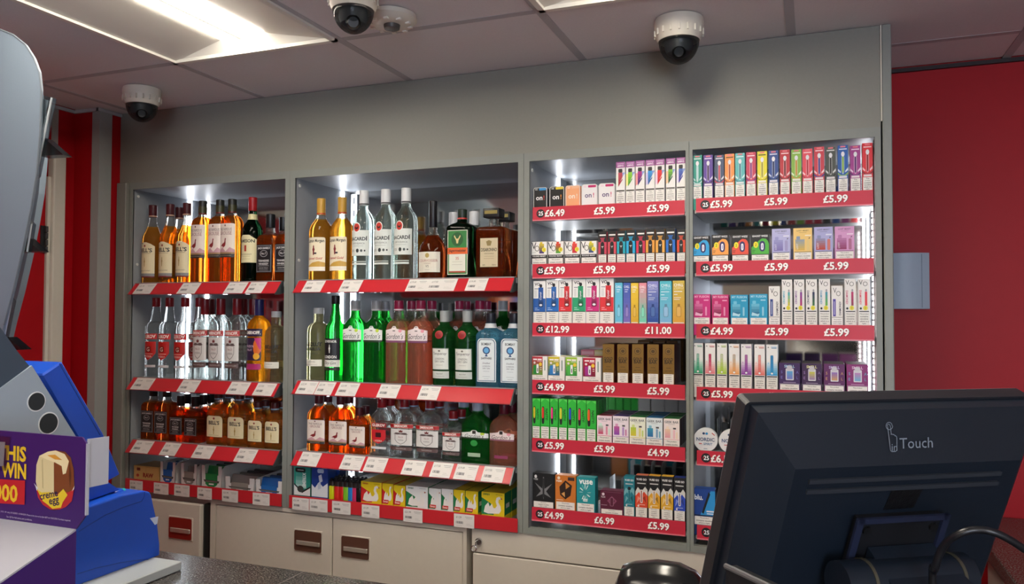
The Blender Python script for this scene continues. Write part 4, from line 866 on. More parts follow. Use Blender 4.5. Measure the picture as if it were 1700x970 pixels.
# second shelf
def vo_sq(c1, c2): return [R(0, 0, 1, 1, '#1a1a1a'), R(.02, .40, .98, .98, '#eceae6'), T('V', .16, .80, .3, '#151515', .3), T('O', .36, .68, .26, '#151515', .3, -.01), G(.5, .46, .80, .88, c2, c1, 5), RR(.54, .88, .70, .96, .03, c1), E(.80, .62, .13, .1, '#e8d83a'), T('2', .8, .62, .08, '#5a4a10', .1), R(.06, .5, .3, .51, '#9a9a9a'), T('FOUND MARY', .5, .34, .07, '#e4e4e4', .88, .02), warn(.25, WARN_W[:2])]
vs_ = [('#d8c02a', '#3a2a7a', 'purple and yellow'), ('#d83a2a', '#4ab03a', 'green and red'), ('#e0483a', '#c82a3a', 'red'), ('#e0d02a', '#1f3a8a', 'blue and yellow')]
vp = [(882, 909, 400.7), (909.4, 936.5, 400.3), (936.8, 963.6, 400), (964, 991.3, 399.6)]
boxrow(3, 1, [(a, c, t_, vo_sq(*s_[:2]), '#e6e4e0', 'square white vape box with %s device' % s_[2], {}) for (a, c, t_), s_ in zip(vp, vs_)])
def slim_black(c): return [R(0, 0, 1, 1, '#191919'), R(.02, .28, .98, .66, c), PG([(.3, .66), (.7, .66), (.66, .74), (.8, .80), (.2, .80), (.34, .74)], dark(c, .8)), R(.14, .86, .9, .905, '#e6e6e2'), PG(rr(.28, .22, .72, .67, .2, 4, '0110', .09), '#151515'), PG([(.36, .53), (.5, .48), (.64, .53), (.53, .525), (.5, .44), (.47, .525)], '#f0f0ee'), warn(.26, WARN_S[:4])]
bc = [('#c8405a', 'crimson'), ('#cf4d5c', 'rose red'), ('#1fa6b8', 'turquoise'), ('#22a8d8', 'cyan'), ('#cc3050', 'cherry red'), ('#e09a3a', 'orange'), ('#e6a84a', 'pale orange'), ('#2070c8', 'blue'), ('#d8492a', 'red-orange')]
bp = [(993, 1007.5, 384.6), (1008.6, 1023.3, 384), (1023.7, 1038.5, 383.2), (1039.3, 1054.7, 382), (1055.8, 1071.4, 381.8), (1071.8, 1087.2, 380.4), (1088, 1103.9, 380.6), (1105, 1121.2, 379.6), (1123.4, 1138, 380.6)]
boxrow(3, 1, [(a, c, t_, slim_black(s_[0]), s_[0], 'slim black-topped vape box with %s frame' % s_[1], {}) for (a, c, t_), s_ in zip(bp, bc)])
# third shelf
def vo_tall(c, d2): return [R(0, 0, 1, 1, '#ececea'), T('VO', .32, .92, .07, '#14142a', .5, .03), R(.1, .80, .4, .82, '#8a8a9a'), R(.1, .60, .3, .78, '#d8d8d8'), R(0, .26, 1, .58, c), G(.42, .38, .82, .84, dark(c, .7), c, 3), RR(.42, .37, .82, .50, .08, dark(c, .6)), RR(.5, .84, .74, .92, .06, '#1c1c22'), R(.12, .30, .5, .315, light(c, .4)), R(.12, .34, .35, .355, light(c, .4)), E(.62, .42, .12, .025, '#e8e8f0'), T('Crystal', .62, .64, .2, '#f2f2fa', .24, .01, .2, 90), R(0, .255, 1, .265, '#2a2a2a'), warn(.25, WARN_S[:5])]
vt = [('#1f5aa8', 'navy blue'), ('#2468b8', 'mid blue'), ('#d83038', 'red'), ('#2aa070', 'green'), ('#cc2a7a', 'magenta'), ('#d8303a', 'scarlet')]
vq = [(885.4, 906, 466.6), (906.8, 927.6, 465), (928, 949.4, 464), (950.6, 972.4, 463.5), (972.7, 995, 462.8), (995.7, 1019, 462.2)]
boxrow(3, 2, [(a, c, t_, vo_tall(s_[0], None), '#e6e4e2', 'white-topped vape box with %s base' % s_[1], dict(depth=.025)) for (a, c, t_), s_ in zip(vq, vt)])
def chill(c1, c2, zero): return [G(0, 0, 1, 1, c2, c1, 8), T('CHILL', .5, .90, .06, '#f0f4f8', .8, .01)]+([T('ZERO', .5, .83, .06, light(c1, .35), .8, -.01), R(.1, .74, .8, .755, '#e8eef4'), R(.1, .67, .4, .685, '#e8eef4'), R(.1, .60, .7, .61, '#e8eef4'), R(.1, .56, .6, .57, '#e8eef4')] if zero else [R(.2, .82, .7, .835, '#e8eef4'), R(.2, .77, .6, .785, '#e8eef4')])+[RR(.3, .16, .72, .40, .06, dark(c2, .75)), RR(.34, .17, .68, .39, .05, light(c2, .8)), RR(.4, .40, .62, .46, .03, dark(c2, .75)), R(.05, .01, .95, .03, '#e8e8e8')]
ch = [((1021, 1033.6, 469.6), '#5ab8d8', '#6ac0e0', 0, 'thin sky blue'), ((1034.8, 1046.6, 469.6), '#3a5ab0', '#7a6ab8', 0, 'thin blue-violet'), ((1047.3, 1059.7, 470), '#e8c83a', '#d8a82a', 0, 'thin golden'), ((1060.8, 1073.4, 469.8), '#e88a9a', '#6ad0b0', 0, 'thin pink-to-mint'), ((1074.4, 1093.3, 467.2), '#8a8ac8', '#1f4a98', 1, 'tall violet-to-blue'), ((1095.2, 1115.4, 466.8), '#4ab8c8', '#7ab0d8', 1, 'tall aqua'), ((1116.6, 1136.8, 466), '#c8b04a', '#d8a038', 1, 'tall gold')]
boxrow(3, 2, [(*p_, chill(a, c, z_), a, '%s vape box with outlined device' % l_, dict(depth=.025)) for p_, a, c, z_, l_ in ch])
# fourth shelf
def pod(c1, c2, c3): return [R(0, 0, 1, 1, '#eceae6'), G(.0, .20, .70, .98, c3, c1, 6), R(.08, .83, .34, .89, '#f6ecec'), R(.38, .83, .64, .89, '#f6ecec'), R(.34, .78, .66, .8, '#f0e4e4'), E(.17, .72, .07, .05, '#e8dcdc'), RR(.1, .24, .46, .62, .04, c2), RR(.3, .28, .44, .66, .03, '#ececec'), R(.35, .34, .4, .5, '#3a3a3a'), E(.56, .66, .1, .08, '#ecc63a'), R(.54, .5, .64, .53, '#e8e4d8'), R(.54, .42, .64, .45, '#e8e4d8'), R(.82, .4, .88, .84, '#6a8a7a'), warn(.2, WARN_W[:2])]
pd = [((883, 909, 591.5), '#c02840', '#1f8a3a', '#6a9a3a', 'red-to-green'), ((910, 937.6, 592), '#d8c020', '#2a7ac0', '#1f5a90', 'yellow-to-blue'), ((938.8, 966.7, 592.6), '#a8c83a', '#4ab04a', '#2a8a3a', 'lime green'), ((967.7, 998, 594), '#b81838', '#a02a8a', '#7a1030', 'crimson')]
boxrow(3, 3, [(*p_, pod(a, c, e_), '#e8e6e0', '%s vape box with white side strip' % l_, dict(depth=.04, topc=a)) for p_, a, c, e_, l_ in pd], deep=1)
def goldbar(): return [R(0, 0, 1, 1, '#7a5a1c'), E(.5, .82, .3, .085, '#4a3512'), E(.5, .82, .25, .07, '#83622a'), E(.5, .82, .17, .045, '#4a3512'), T('GOLD', .5, .62, .08, '#2e200c', .8, .03), T('BAR', .5, .545, .08, '#2e200c', .75, .03), R(.3, .4, .7, .41, '#3a2a12'), T('600 PUFFS', .5, .33, .03, '#3a2a12', .6), warn(.25, WARN_S[:5])]
gp = [(1000.4, 1019.6, 571.5), (1024.6, 1043.6, 571.8), (1049, 1068.6, 571.8), (1074.4, 1093.8, 572), (1100, 1119.6, 572)]
boxrow(3, 3, [(*p_, goldbar(), '#7a5a20', '%s gold-brown vape box with round crest' % ORD[i], dict(depth=.032, side=[R(0, 0, 1, 1, '#5a1512'), R(.3, .15, .7, .3, '#8a6a4a')], topc='#6b4a1c', rough=.35)) for i, p_ in enumerate(gp)], deep=2)
for i, (a, c, t_, col_) in enumerate(((963, 985, 581, '#e88aa0'), (985.5, 1001, 581.5, '#ecd89a'), (1058, 1078, 565, '#7a5224'), (1083, 1103, 565.5, '#7a5224'), (1106, 1124, 566, '#7a5224'))):
    A, B_ = onY(a, t_, YF+.16), onY(c, t_, YF+.16); z0 = VZ[(3, 3)][1]+.007
    o = carton(None, B_.x-A.x, A.z-z0, .06, .0, [R(.06, .88, .94, .96, light(col_, .6))], col_); o.location = ((A.x+B_.x)/2, YF+.17, z0)
    tag(o, ('pink', 'pale yellow', 'first tall brown', 'second tall brown', 'third tall brown')[i]+' vape box at the rear of the fourth shelf, first vape bay', 'box')
# fifth shelf
def nasty(c): return [R(0, 0, 1, 1, '#2fb83c'), PG([(.0, .9), (.5, 1), (1, .92), (1, 1), (0, 1)], '#5ad85a'), RR(.1, .36, .42, .80, .1, '#1c1c1c'), RR(.12, .5, .36, .78, .08, c), T('NASTY!', .68, .60, .3, '#14381a', .44, .03, 0, -90), R(.1, .305, .9, .315, '#1a6a24'), warn(.29, WARN_S)]
nc = [('#d8c82a', 'yellow'), ('#d83a2a', 'red'), ('#e83a8a', 'pink'), ('#d8d83a', 'pale yellow'), ('#2a5ad8', 'blue'), ('#d84a5a', 'coral'), ('#e8642a', 'orange')]
np_ = [(883.9, 897, 661.7), (897.8, 912.3, 662), (913.1, 926.5, 662.4), (927.6, 941.8, 663), (942.9, 956.8, 663.8), (958.2, 973, 664.6), (973.5, 989.7, 665.6)]
boxrow(3, 4, [(*p_, nasty(s_[0]), '#27a834', 'slim bright green vape box with %s device' % s_[1], dict(topc='#38c04a')) for p_, s_ in zip(np_, nc)], deep=3)
def geek(c1, c2, bg): return [R(0, 0, 1, 1, bg), T('GEEK BAR', .5, .88, .09, '#5a5f66', .88, .02), R(.3, .79, .7, .80, '#8a8a8a'), G(.08, .30, .42, .62, c2, c1, 5), RR(.16, .62, .34, .72, .03, light(c1, .6)), RR(.6, .28, .72, .6, .03, light(c2, .6)), RR(.78, .28, .88, .52, .03, light(c1, .7)), R(.6, .62, .78, .68, '#4a4a4e'), R(0, .235, 1, .25, c2), warn(.23, WARN_W[:2])]
gk = [((991, 1016, 690.7), '#b8e0c8', '#c8406a', '#f0dce4', '#8a1f3c', 'rose'), ((1017, 1044, 691.5), '#c05a98', '#8a4ab0', '#f0e4ec', '#4a2a7a', 'mauve'), ((1044.6, 1071.8, 692.9), '#b8d04a', '#d8c83a', '#eef0e0', '#1f7a3a', 'lime'), ((1072.4, 1100.4, 694.3), '#3a9ab8', '#2a6aa8', '#e0ecf0', '#2070a8', 'blue'), ((1101.4, 1128.5, 695.7), '#f0d0b0', '#e8a0b0', '#f2e6e4', '#2a7a3a', 'peach')]
boxrow(3, 4, [(*p_, geek(a, c, bg), '#e8e4e2', 'white vape box with %s device pictures' % l_, dict(depth=.05, topc=tc, side=[R(0, 0, 1, 1, dark(c, .4))])) for p_, a, c, bg, tc, l_ in gk], deep=2)
# bottom shelf
vz = [((884, 921, 786.5), [R(0, 0, 1, 1, '#17181a'), PG([(.1, .72), (.45, .55), (.48, .9), (.52, .9), (.55, .55), (.9, .72), (.62, .48), (.85, .3), (.53, .4), (.5, .22), (.47, .4), (.15, .3), (.38, .48)], '#77777a'), R(.46, .3, .54, .86, '#2c2c2e'), E(.14, .9, .06, .05, '#d8d8d8'), T('vuse', .14, .82, .05, '#d0d0d0', .2), warn(.17, WARN_W[:3])], '#1a1a1c', 'black square vape box with silver burst'),
      ((921.5, 956.3, 790), [R(0, 0, 1, 1, '#c8742a'), PG([(.5, .86), (.82, .72), (.75, .42), (.5, .3), (.24, .42), (.2, .66)], '#2a1a14'), PG([(.5, .8), (.72, .7), (.52, .6)], '#c8843a'), PG([(.3, .46), (.46, .52), (.48, .36)], '#d8a05a'), E(.17, .92, .07, .045, '#ecdccc'), T('vuse', .18, .83, .055, '#f2e6d8', .28, .02), R(.62, .86, .94, .96, '#3a2a2a'), R(.06, .27, .4, .285, '#f0dcc8'), warn(.22, WARN_W[:3])], '#c8742a', 'orange vape box with dark crystal cube'),
      ((957, 988.5, 793.5), [R(0, 0, 1, 1, '#1f8f96'), T('vuse', .5, .87, .13, '#f2f6f4', .75, .03)]+[PG([(.45+.30*math.cos(a)*k-.025, .56+.24*math.sin(a)*k), (.45+.30*math.cos(a)*k+.05, .56+.24*math.sin(a)*k+.02), (.45+.1*math.cos(a), .56+.08*math.sin(a))], ('#bfe4de', '#5ab8b8', '#e4f2ee')[i % 3]) for i, a in enumerate([math.radians(q*30) for q in range(12)]) for k in (1, .7)]+[R(.36, .30, .60, .38, '#e0f0ee'), T('mint', .48, .34, .04, '#1f6a70', .2), warn(.24, WARN_W[:3])], '#1f8f96', 'teal vape box with icy burst'),
      ((996, 1035.6, 815.5), [R(0, 0, 1, 1, '#551833'), PG([(.3, .56), (.5, .78), (.72, .58), (.52, .34)], '#8a4a66'), PG([(.38, .56), (.5, .68), (.64, .58), (.52, .44)], '#551833'), RR(.42, .34, .58, .72, .04, '#9a6a80'), RR(.44, .36, .56, .70, .03, '#551833'), E(.13, .84, .06, .06, '#e0d0d8'), T('vuse', .13, .72, .08, '#e0d0d8', .18), R(.04, .36, .3, .38, '#b89aa8'), R(.1, .94, .9, .955, '#8a5a70'), warn(.2, WARN_W[:2])], '#551833', 'low maroon vape box with ring device')]
boxrow(3, 5, [(*p_, e_, bd, l_, dict(depth=.035, topc=light(bd, .85))) for p_, e_, bd, l_ in vz])
def vgo(c, top, dark_top=True): return [R(0, 0, 1, 1, '#1b1b1e' if dark_top else c), T('VUSE GO', .5, .91, .05, '#ececec', .84, .03), R(.15, .80, .85, .825, '#c8c8c8'), PG([(0, .6), (.2, .72), (.5, .62), (.8, .74), (1, .66), (1, .24), (0, .24)], '#d4d4d0' if dark_top else light(c, .6)), PG([(0, .5), (.3, .60), (.5, .52), (.7, .62), (1, .52), (1, .23), (0, .23)], c), PG([(.1, .32), (.4, .45), (.2, .5)], light(c, .6)), PG([(.9, .34), (.6, .46), (.8, .52)], dark(c, .7)), RR(.40, .34, .60, .66, .04, light(c, .85) if not dark_top else '#e8e4e0'), R(.46, .36, .54, .64, dark(c, .7)), RR(.38, .66, .64, .74, .04, '#17171a'), R(.2, .29, .8, .305, light(c, .4)), E(.25, .265, .08, .02, '#f0e8e0'), warn(.23, WARN_S)]
vg = [((1035.6, 1053.7, 791.7), '#1f7a8a', '#1f7a8a', False, 'teal'), ((1054.5, 1075.4, 790), '#d8482a', '#e07a5a', True, 'red-orange'), ((1075.8, 1096, 791), '#e0a42a', '#e8b03a', True, 'amber'), ((1097, 1117.7, 792), '#dca82e', '#e8b840', True, 'golden'), ((1118.5, 1138, 794), '#2a4ab8', '#2a3a8a', True, 'blue')]
boxrow(3, 5, [(*p_, vgo(c, tc, dk), '#1c1c20' if dk else c, 'slim vape box with %s splash' % l_, dict(topc=tc)) for p_, c, tc, dk, l_ in vg])
# -- last vape bay
def cry(c, c2): return [R(0, 0, 1, 1, c), R(.25, .955, .75, .985, light('#d83a4a', .7)), R(.12, .905, .88, .93, light(c, .25) if c not in ('#e8dc2a', '#f0964a') else dark(c, .4)), PG([(0, .5), (.28, .44), (.28, .40), (0, .45)], light(c, .3)), PG([(1, .52), (.72, .45), (.72, .41), (1, .46)], light(c, .25)), PG([(0, .42), (.3, .36), (.7, .36), (1, .42), (1, .38), (.7, .32), (.3, .32), (0, .38)], c2), RR(.36, .38, .64, .80, .1, light(c, .45)), RR(.41, .40, .59, .78, .07, c2), E(.5, .81, .17, .055, '#e6e6ea'), R(.12, .325, .88, .345, light(c, .4)), RR(.1, .295, .9, .325, .02, '#e8e0e0'), warn(.28, WARN_N)]
cc = [('#2a9a86', '#bcd8d8', 'teal green'), ('#5a3a98', '#3a1a4a', 'purple'), ('#3a4a6a', '#c03a50', 'slate and red'), ('#f0964a', '#a84a2a', 'orange'), ('#5ab8b8', '#3a7a8a', 'aqua'), ('#c83a5a', '#7a2a7a', 'crimson and violet'), ('#e8dc2a', '#a8a02a', 'yellow'), ('#2a4a90', '#1a2a5a', 'navy'), ('#c0303c', '#6a1a24', 'dark red'), ('#8ab84a', '#c88a3a', 'leaf green'), ('#e04a5a', '#b02a3a', 'coral red'), ('#c83a4a', '#3a3a8a', 'red and blue'), ('#4a4f48', '#2a2a2a', 'charcoal'), ('#1f5aa8', '#8ab04a', 'royal blue'), ('#a03a8a', '#5a2a6a', 'plum'), ('#d82a34', '#8a1a24', 'scarlet')]
cx_ = [75, 150, 228, 300, 373, 450, 528, 607, 687, 767, 845, 927, 1007, 1093, 1180, 1265]
ty_ = [160, 158, 158, 150, 145, 138, 132, 127, 121, 119, 115, 101, 100, 90, 92, 74]
boxrow(4, 0, [(1140+(x-33-i*.3)/4.218, 1140+(x+33+i*.3)/4.218, 220+y/4.218, cry(*s_[:2]), s_[0], 'slim %s vape box with clear device' % s_[2], {}) for i, (x, y, s_) in enumerate(zip(cx_, ty_, cc))])
def ghost(c): return [R(0, 0, 1, 1, '#1b1b1c'), T('GHOST WIZZ', .5, .93, .07, '#e6e6e6', .86, .03), PG([(.03, .24), (.98, .24), (.98, .62), (.92, .74), (.82, .82), (.62, .84), (.48, .78), (.03, .5)], c), RR(.46, .34, .78, .74, .14, '#2a2560'), RR(.55, .40, .69, .66, .06, '#eaeaf2'), R(.6, .46, .64, .6, '#8a8ab8'), E(.27, .60, .13, .12, '#e8dc2a'), T('2', .27, .6, .1, '#4a4210', .2), R(.08, .38, .24, .4, dark(c, .5)), R(.08, .32, .2, .34, dark(c, .5)), warn(.21, WARN_W[:2])]
gh = [((1149.5, 1178.4, 391.9), '#2aa0d8', 'blue'), ((1181, 1210.4, 389.9), '#f0a04a', 'orange'), ((1214, 1243.6, 390), '#e0503a', 'red'), ((1246, 1277.5, 389), '#4ab03a', 'green')]
boxrow(4, 1, [(*p_, ghost(c), '#1c1c1e', 'square black vape box with %s teardrop' % l_, dict(depth=.04)) for p_, c, l_ in gh])
def mary(bg, c1, c2): return [R(0, 0, 1, 1, bg), T('LOST MARY', .5, .92, .05, dark(bg, .6), .8, .02), R(.3, .85, .7, .86, dark(bg, .7)), G(.10, .29, .60, .64, c2, c1, 5), RR(.16, .64, .36, .74, .03, c1), T('LOST', .2, .42, .1, '#ececf4', .2, 0, 0, 90), RR(.7, .28, .86, .62, .04, light(c2, .7)), PG([(.8, .64), (.9, .68), (.84, .70)], dark(bg, .4)), R(.62, .74, .94, .78, light(bg, .4)), R(.05, .235, .95, .25, dark(bg, .35)), warn(.225, WARN_W[:3])]
ma = [((1281, 1312.4, 380), '#b4b4dc', '#9a9acc', '#7a70b0', 'lavender'), ((1316.6, 1348.6, 378.8), '#ecc878', '#8a9ab0', '#d8b04a', 'golden'), ((1351, 1383, 377), '#a8a8d4', '#8890b8', '#b8392a', 'lilac and red'), ((1385.4, 1418.6, 376), '#d49ac8', '#b87aac', '#8a2a5c', 'pink')]
boxrow(4, 1, [(*p_, mary(bg, c1, c2), bg, '%s vape box with pod device picture' % l_, dict(depth=.04)) for p_, bg, c1, c2, l_ in ma])
def fusion(c, c2): return [R(0, 0, 1, 1, c), T('MY FUSION', .5, .92, .08, light(c, .4), .86, .03), R(.62, .78, .9, .82, light(c, .45)), G(.1, .32, .55, .68, c2, light(c, .65), 4), RR(.16, .68, .36, .78, .03, light(c, .65)), RR(.70, .28, .80, .58, .03, light(c, .5)), PG([(.1, .30), (.5, .26), (.56, .36), (.44, .34), (.14, .4)], light(c, .35)), R(.12, .28, .4, .3, light(c, .4)), warn(.215, WARN_W[:3])]
fu = [((1150.6, 1179.6, 488.7), '#c8287a', '#8a1a4c', 'first pink'), ((1181.6, 1210, 489.4), '#c0206a', '#7a1440', 'second pink'), ((1212.5, 1242.2, 489.6), '#1f98c0', '#1a6a90', 'first blue'), ((1244, 1274.4, 488.4), '#1f9cc4', '#1a6a90', 'second blue')]
boxrow(4, 2, [(*p_, fusion(c, c2), c, '%s vape box with pod device' % l_, dict(depth=.04)) for p_, c, c2, l_ in fu])
def vodia(c, c2, short): 
    if short: return [R(0, 0, 1, 1, '#e8e6e2'), T('V', .3, .88, .13, '#171717', .3), T('O', .62, .80, .13, '#171717', .4, -.01), R(.12, .22, .38, .66, c), R(.2, .26, .3, .6, light(c, .5)), T('DIAMOND!', .76, .42, .2, '#2a2440', .42, .02, 0, 90), R(.03, .19, .97, .2, '#2a2a2a'), warn(.17, WARN_W[:3], '#ecebe8')]
    return [R(0, 0, 1, 1, '#e8e6e2'), T('V', .24, .92, .1, '#171717', .3), T('O', .62, .89, .1, '#171717', .4, -.01), T('DIAMOND!', .2, .60, .2, c2, .36, .02, 0, -90), G(.58, .42, .78, .72, c, c2, 4), RR(.6, .72, .76, .78, .05, '#9a9aa0'), E(.62, .37, .2, .05, '#e4d83a'), T('2', .62, .37, .04, '#5a5210', .1), E(.22, .36, .1, .025, '#2a2a2a'), R(.08, .285, .92, .305, '#26262a'), warn(.27, WARN_S)]
vd = [((1276, 1294.6, 475.4), '#24408a', None, 1, 'short white vape box with blue pen'), ((1297.6, 1315.2, 464.4), '#d8c02a', '#3aa8c0', 0, 'tall white vape box with yellow pen'), ((1317.7, 1335.5, 464.2), '#c02a6a', '#7a3a98', 0, 'tall white vape box with magenta pen'), ((1337.5, 1356.5, 463.8), '#3a7a3a', '#2a2a5a', 0, 'tall white vape box with dark pen'), ((1359, 1378, 463.4), '#6ab03a', '#3a90b8', 0, 'tall white vape box with green pen'), ((1380, 1399, 474.6), '#4a3a9a', None, 1, 'short white vape box with purple pen'), ((1401.8, 1421, 463.2), '#8a2a4a', '#c0306a', 0, 'tall white vape box with crimson pen'), ((1424, 1444, 463), '#e03a2a', '#d83050', 0, 'tall white vape box with red pen')]
boxrow(4, 2, [(*p_, vodia(c, c2, sh), '#e6e4e0', l_, {}) for p_, c, c2, sh, l_ in vd])
def elf(c, top): return [R(0, 0, 1, 1, '#ececea'), G(.02, .30, .98, .62, c, '#ececea', 7), PG([(.1, .93), (.17, .955), (.26, .93)], '#3a3a3a'), R(.4, .945, .92, .955, light(c, .8)), R(.45, .915, .92, .93, dark(c, .8)), RR(.36, .36, .62, .76, .03, dark(c, .8)), G(.38, .38, .60, .75, c, top, 4), RR(.4, .33, .58, .37, .02, '#f4f4f4'), E(.18, .58, .06, .015, light(c, .5)), R(.05, .265, .95, .29, '#26262a'), R(.05, .29, .4, .305, '#e8e8e8'), warn(.255, WARN_S)]
ef = [((1150.4, 1167.2, 570), '#2aa070', '#a8c8bc', 'green'), ((1170.2, 1187.5, 570.3), '#e07880', '#b02a5a', 'rose'), ((1190, 1206.8, 570.5), '#a8cc3a', '#c8c8c0', 'lime'), ((1210, 1227.8, 571.2), '#eca05a', '#b8bcb8', 'apricot'), ((1229.8, 1248, 571.6), '#8a3aa0', '#b070a0', 'violet'), ((1252, 1270, 572.2), '#e06a60', '#e8a8a0', 'coral'), ((1272, 1291, 572.6), '#2a94d0', '#1f7ab0', 'bright blue')]
boxrow(4, 3, [(*p_, elf(c, tc), '#e4e2e2', 'slim white vape box fading to %s' % l_, {}) for p_, c, tc, l_ in ef], deep=1)
def smell(c, a1, a2): return [R(0, 0, 1, 1, c), T('SMELL', .5, .88, .10, light(a1, .5), .86, .02), T('S', .13, .66, .1, a2, .2), T('E', .13, .46, .1, a2, .2), T('A', .87, .66, .1, dark(a2, .9), .2), T('L', .87, .46, .1, dark(a2, .9), .2), RR(.32, .36, .70, .80, .03, '#d4d2d8'), G(.37, .40, .65, .70, a2, a1, 4), RR(.38, .74, .62, .9, .03, '#c8c6cc'), R(.2, .26, .8, .29, light(c, .55)), R(.03, .215, .97, .225, '#e0dce0'), warn(.2, WARN_W[:2])]
sm = [((1292.7, 1328.6, 603), '#3c1f58', '#5aa8d8', '#7a7ac8', 'violet-blue'), ((1330.6, 1364.7, 604), '#3a1c48', '#c8c84a', '#9a7ab8', 'purple and lime'), ((1367.2, 1402.8, 604.8), '#5c1c5a', '#8a6ac0', '#d0a060', 'plum'), ((1404.8, 1442, 605.5), '#84206a', '#c080b8', '#6ab0d0', 'magenta')]
boxrow(4, 3, [(*p_, smell(c, a1, a2), c, 'square %s vape box with mirrored device' % l_, dict(depth=.045, topc='#6a5c5c')) for p_, c, a1, a2, l_ in sm], deep=2)
# nicotine pouch tins standing on edge, and flat device boxes
for i, (px, py) in enumerate(((1171.3, 730.8), (1213.5, 733.5))):
    Yc = YF+.016; c = onY(px, py, Yc); r_ = .034; zb_ = VZ[(4, 4)][1]+.0065
    cz = zb_+r_
    cz = max(cz, c.z-.002) if False else c.z
    t = thing('pouch_can', (c.x, Yc, cz-r_), ('first', 'second')[i]+' round white pouch can with blue lettering, fifth shelf, last vape bay', 'tin', 'round pouch cans')
    WP = mat('#e6e8ea', .35)
    b = MB().rings([(0, r_-.001, r_-.001, 2), (.001, r_, r_, 2), (.019, r_, r_, 2), (.02, r_-.001, r_-.001, 2)], WP, 36); b.v = [(v[0]+c.x, Yc+v[2], cz+v[1]) for v in b.v]
    part(b, 'can', t, 40)
    els = [E(-.15, .55, .11, .1, '#1f3a6a'), E(.1, .55, .11, .1, '#2a90c8'), T('NORDIC', 0, .05, .3, '#1f4a7a', 1.5, .02), T('SPIRIT', .2, -.32, .2, '#2a6a9a', .8, .01), R(-.55, -.34, -.3, -.28, '#c03a3a'), R(-.15, -.75, .15, -.7, '#8a9aa8'), PG([(.5, .6), (.75, .4), (.78, .46), (.55, .65)], '#c04a4a')]
    link('print', print_mesh(decal(MB(), els, lambda x, z, o: (x, -.0008-o, z+r_), r_, r_), 'print'), t)
part(MB().box(BAYS[4][0]+.01, YF+.014, VZ[(4, 4)][1]+.006, BAYS[4][0]+.13, YF+.04, 1.6-.3905, mat('#8a8d90', .4, .4)), 'pusher_block', BAY[4])
def blu(): return [R(0, 0, 1, 1, '#17408e'), PG([(.3, .25), (.8, .95), (1, .95), (1, .25)], '#2a90d0'), PG([(.38, .34), (.46, .30), (.78, .86), (.70, .92)], '#101318'), T('blu.', .24, .76, .15, '#eef2f8', .4, .03), R(.6, .36, .95, .4, '#dfe8f4'), R(.62, .3, .95, .33, '#dfe8f4'), R(0, .24, 1, .27, '#0f1a38'), warn(.23, WARN_W[:3])]
boxrow(4, 5, [(1151, 1187.6, 812, blu(), '#14346e', 'first blue vape starter box with pen picture', dict(depth=.03, topc='#1f4a98')), (1192, 1229, 815, blu(), '#14346e', 'second blue vape starter box with pen picture', dict(depth=.03, topc='#1f4a98'))])

# ------------------------------------------------------------------ bottom shelves of the spirits bays
bg4 = 'packets on the bottom shelves'
# kraft paper rolling box
boxrow(1, 3, [(222, 264.5, 774.5, [R(0, 0, 1, 1, '#c9a766'), R(.48, .0, .49, 1, '#a8894e'), T('RAW', .58, .30, .36, '#8c2a1e', .7, .06), RR(.12, .62, .26, .85, .03, '#6a2a1e'), E(.16, .25, .06, .12, '#b03a2a'), R(.5, .9, .95, .94, '#a8894e')], '#c9a766', 'kraft brown rolling paper box with red lettering', dict(depth=.1, name='rolling_paper_box', topc='#8a6a34'))], yoff=.004)
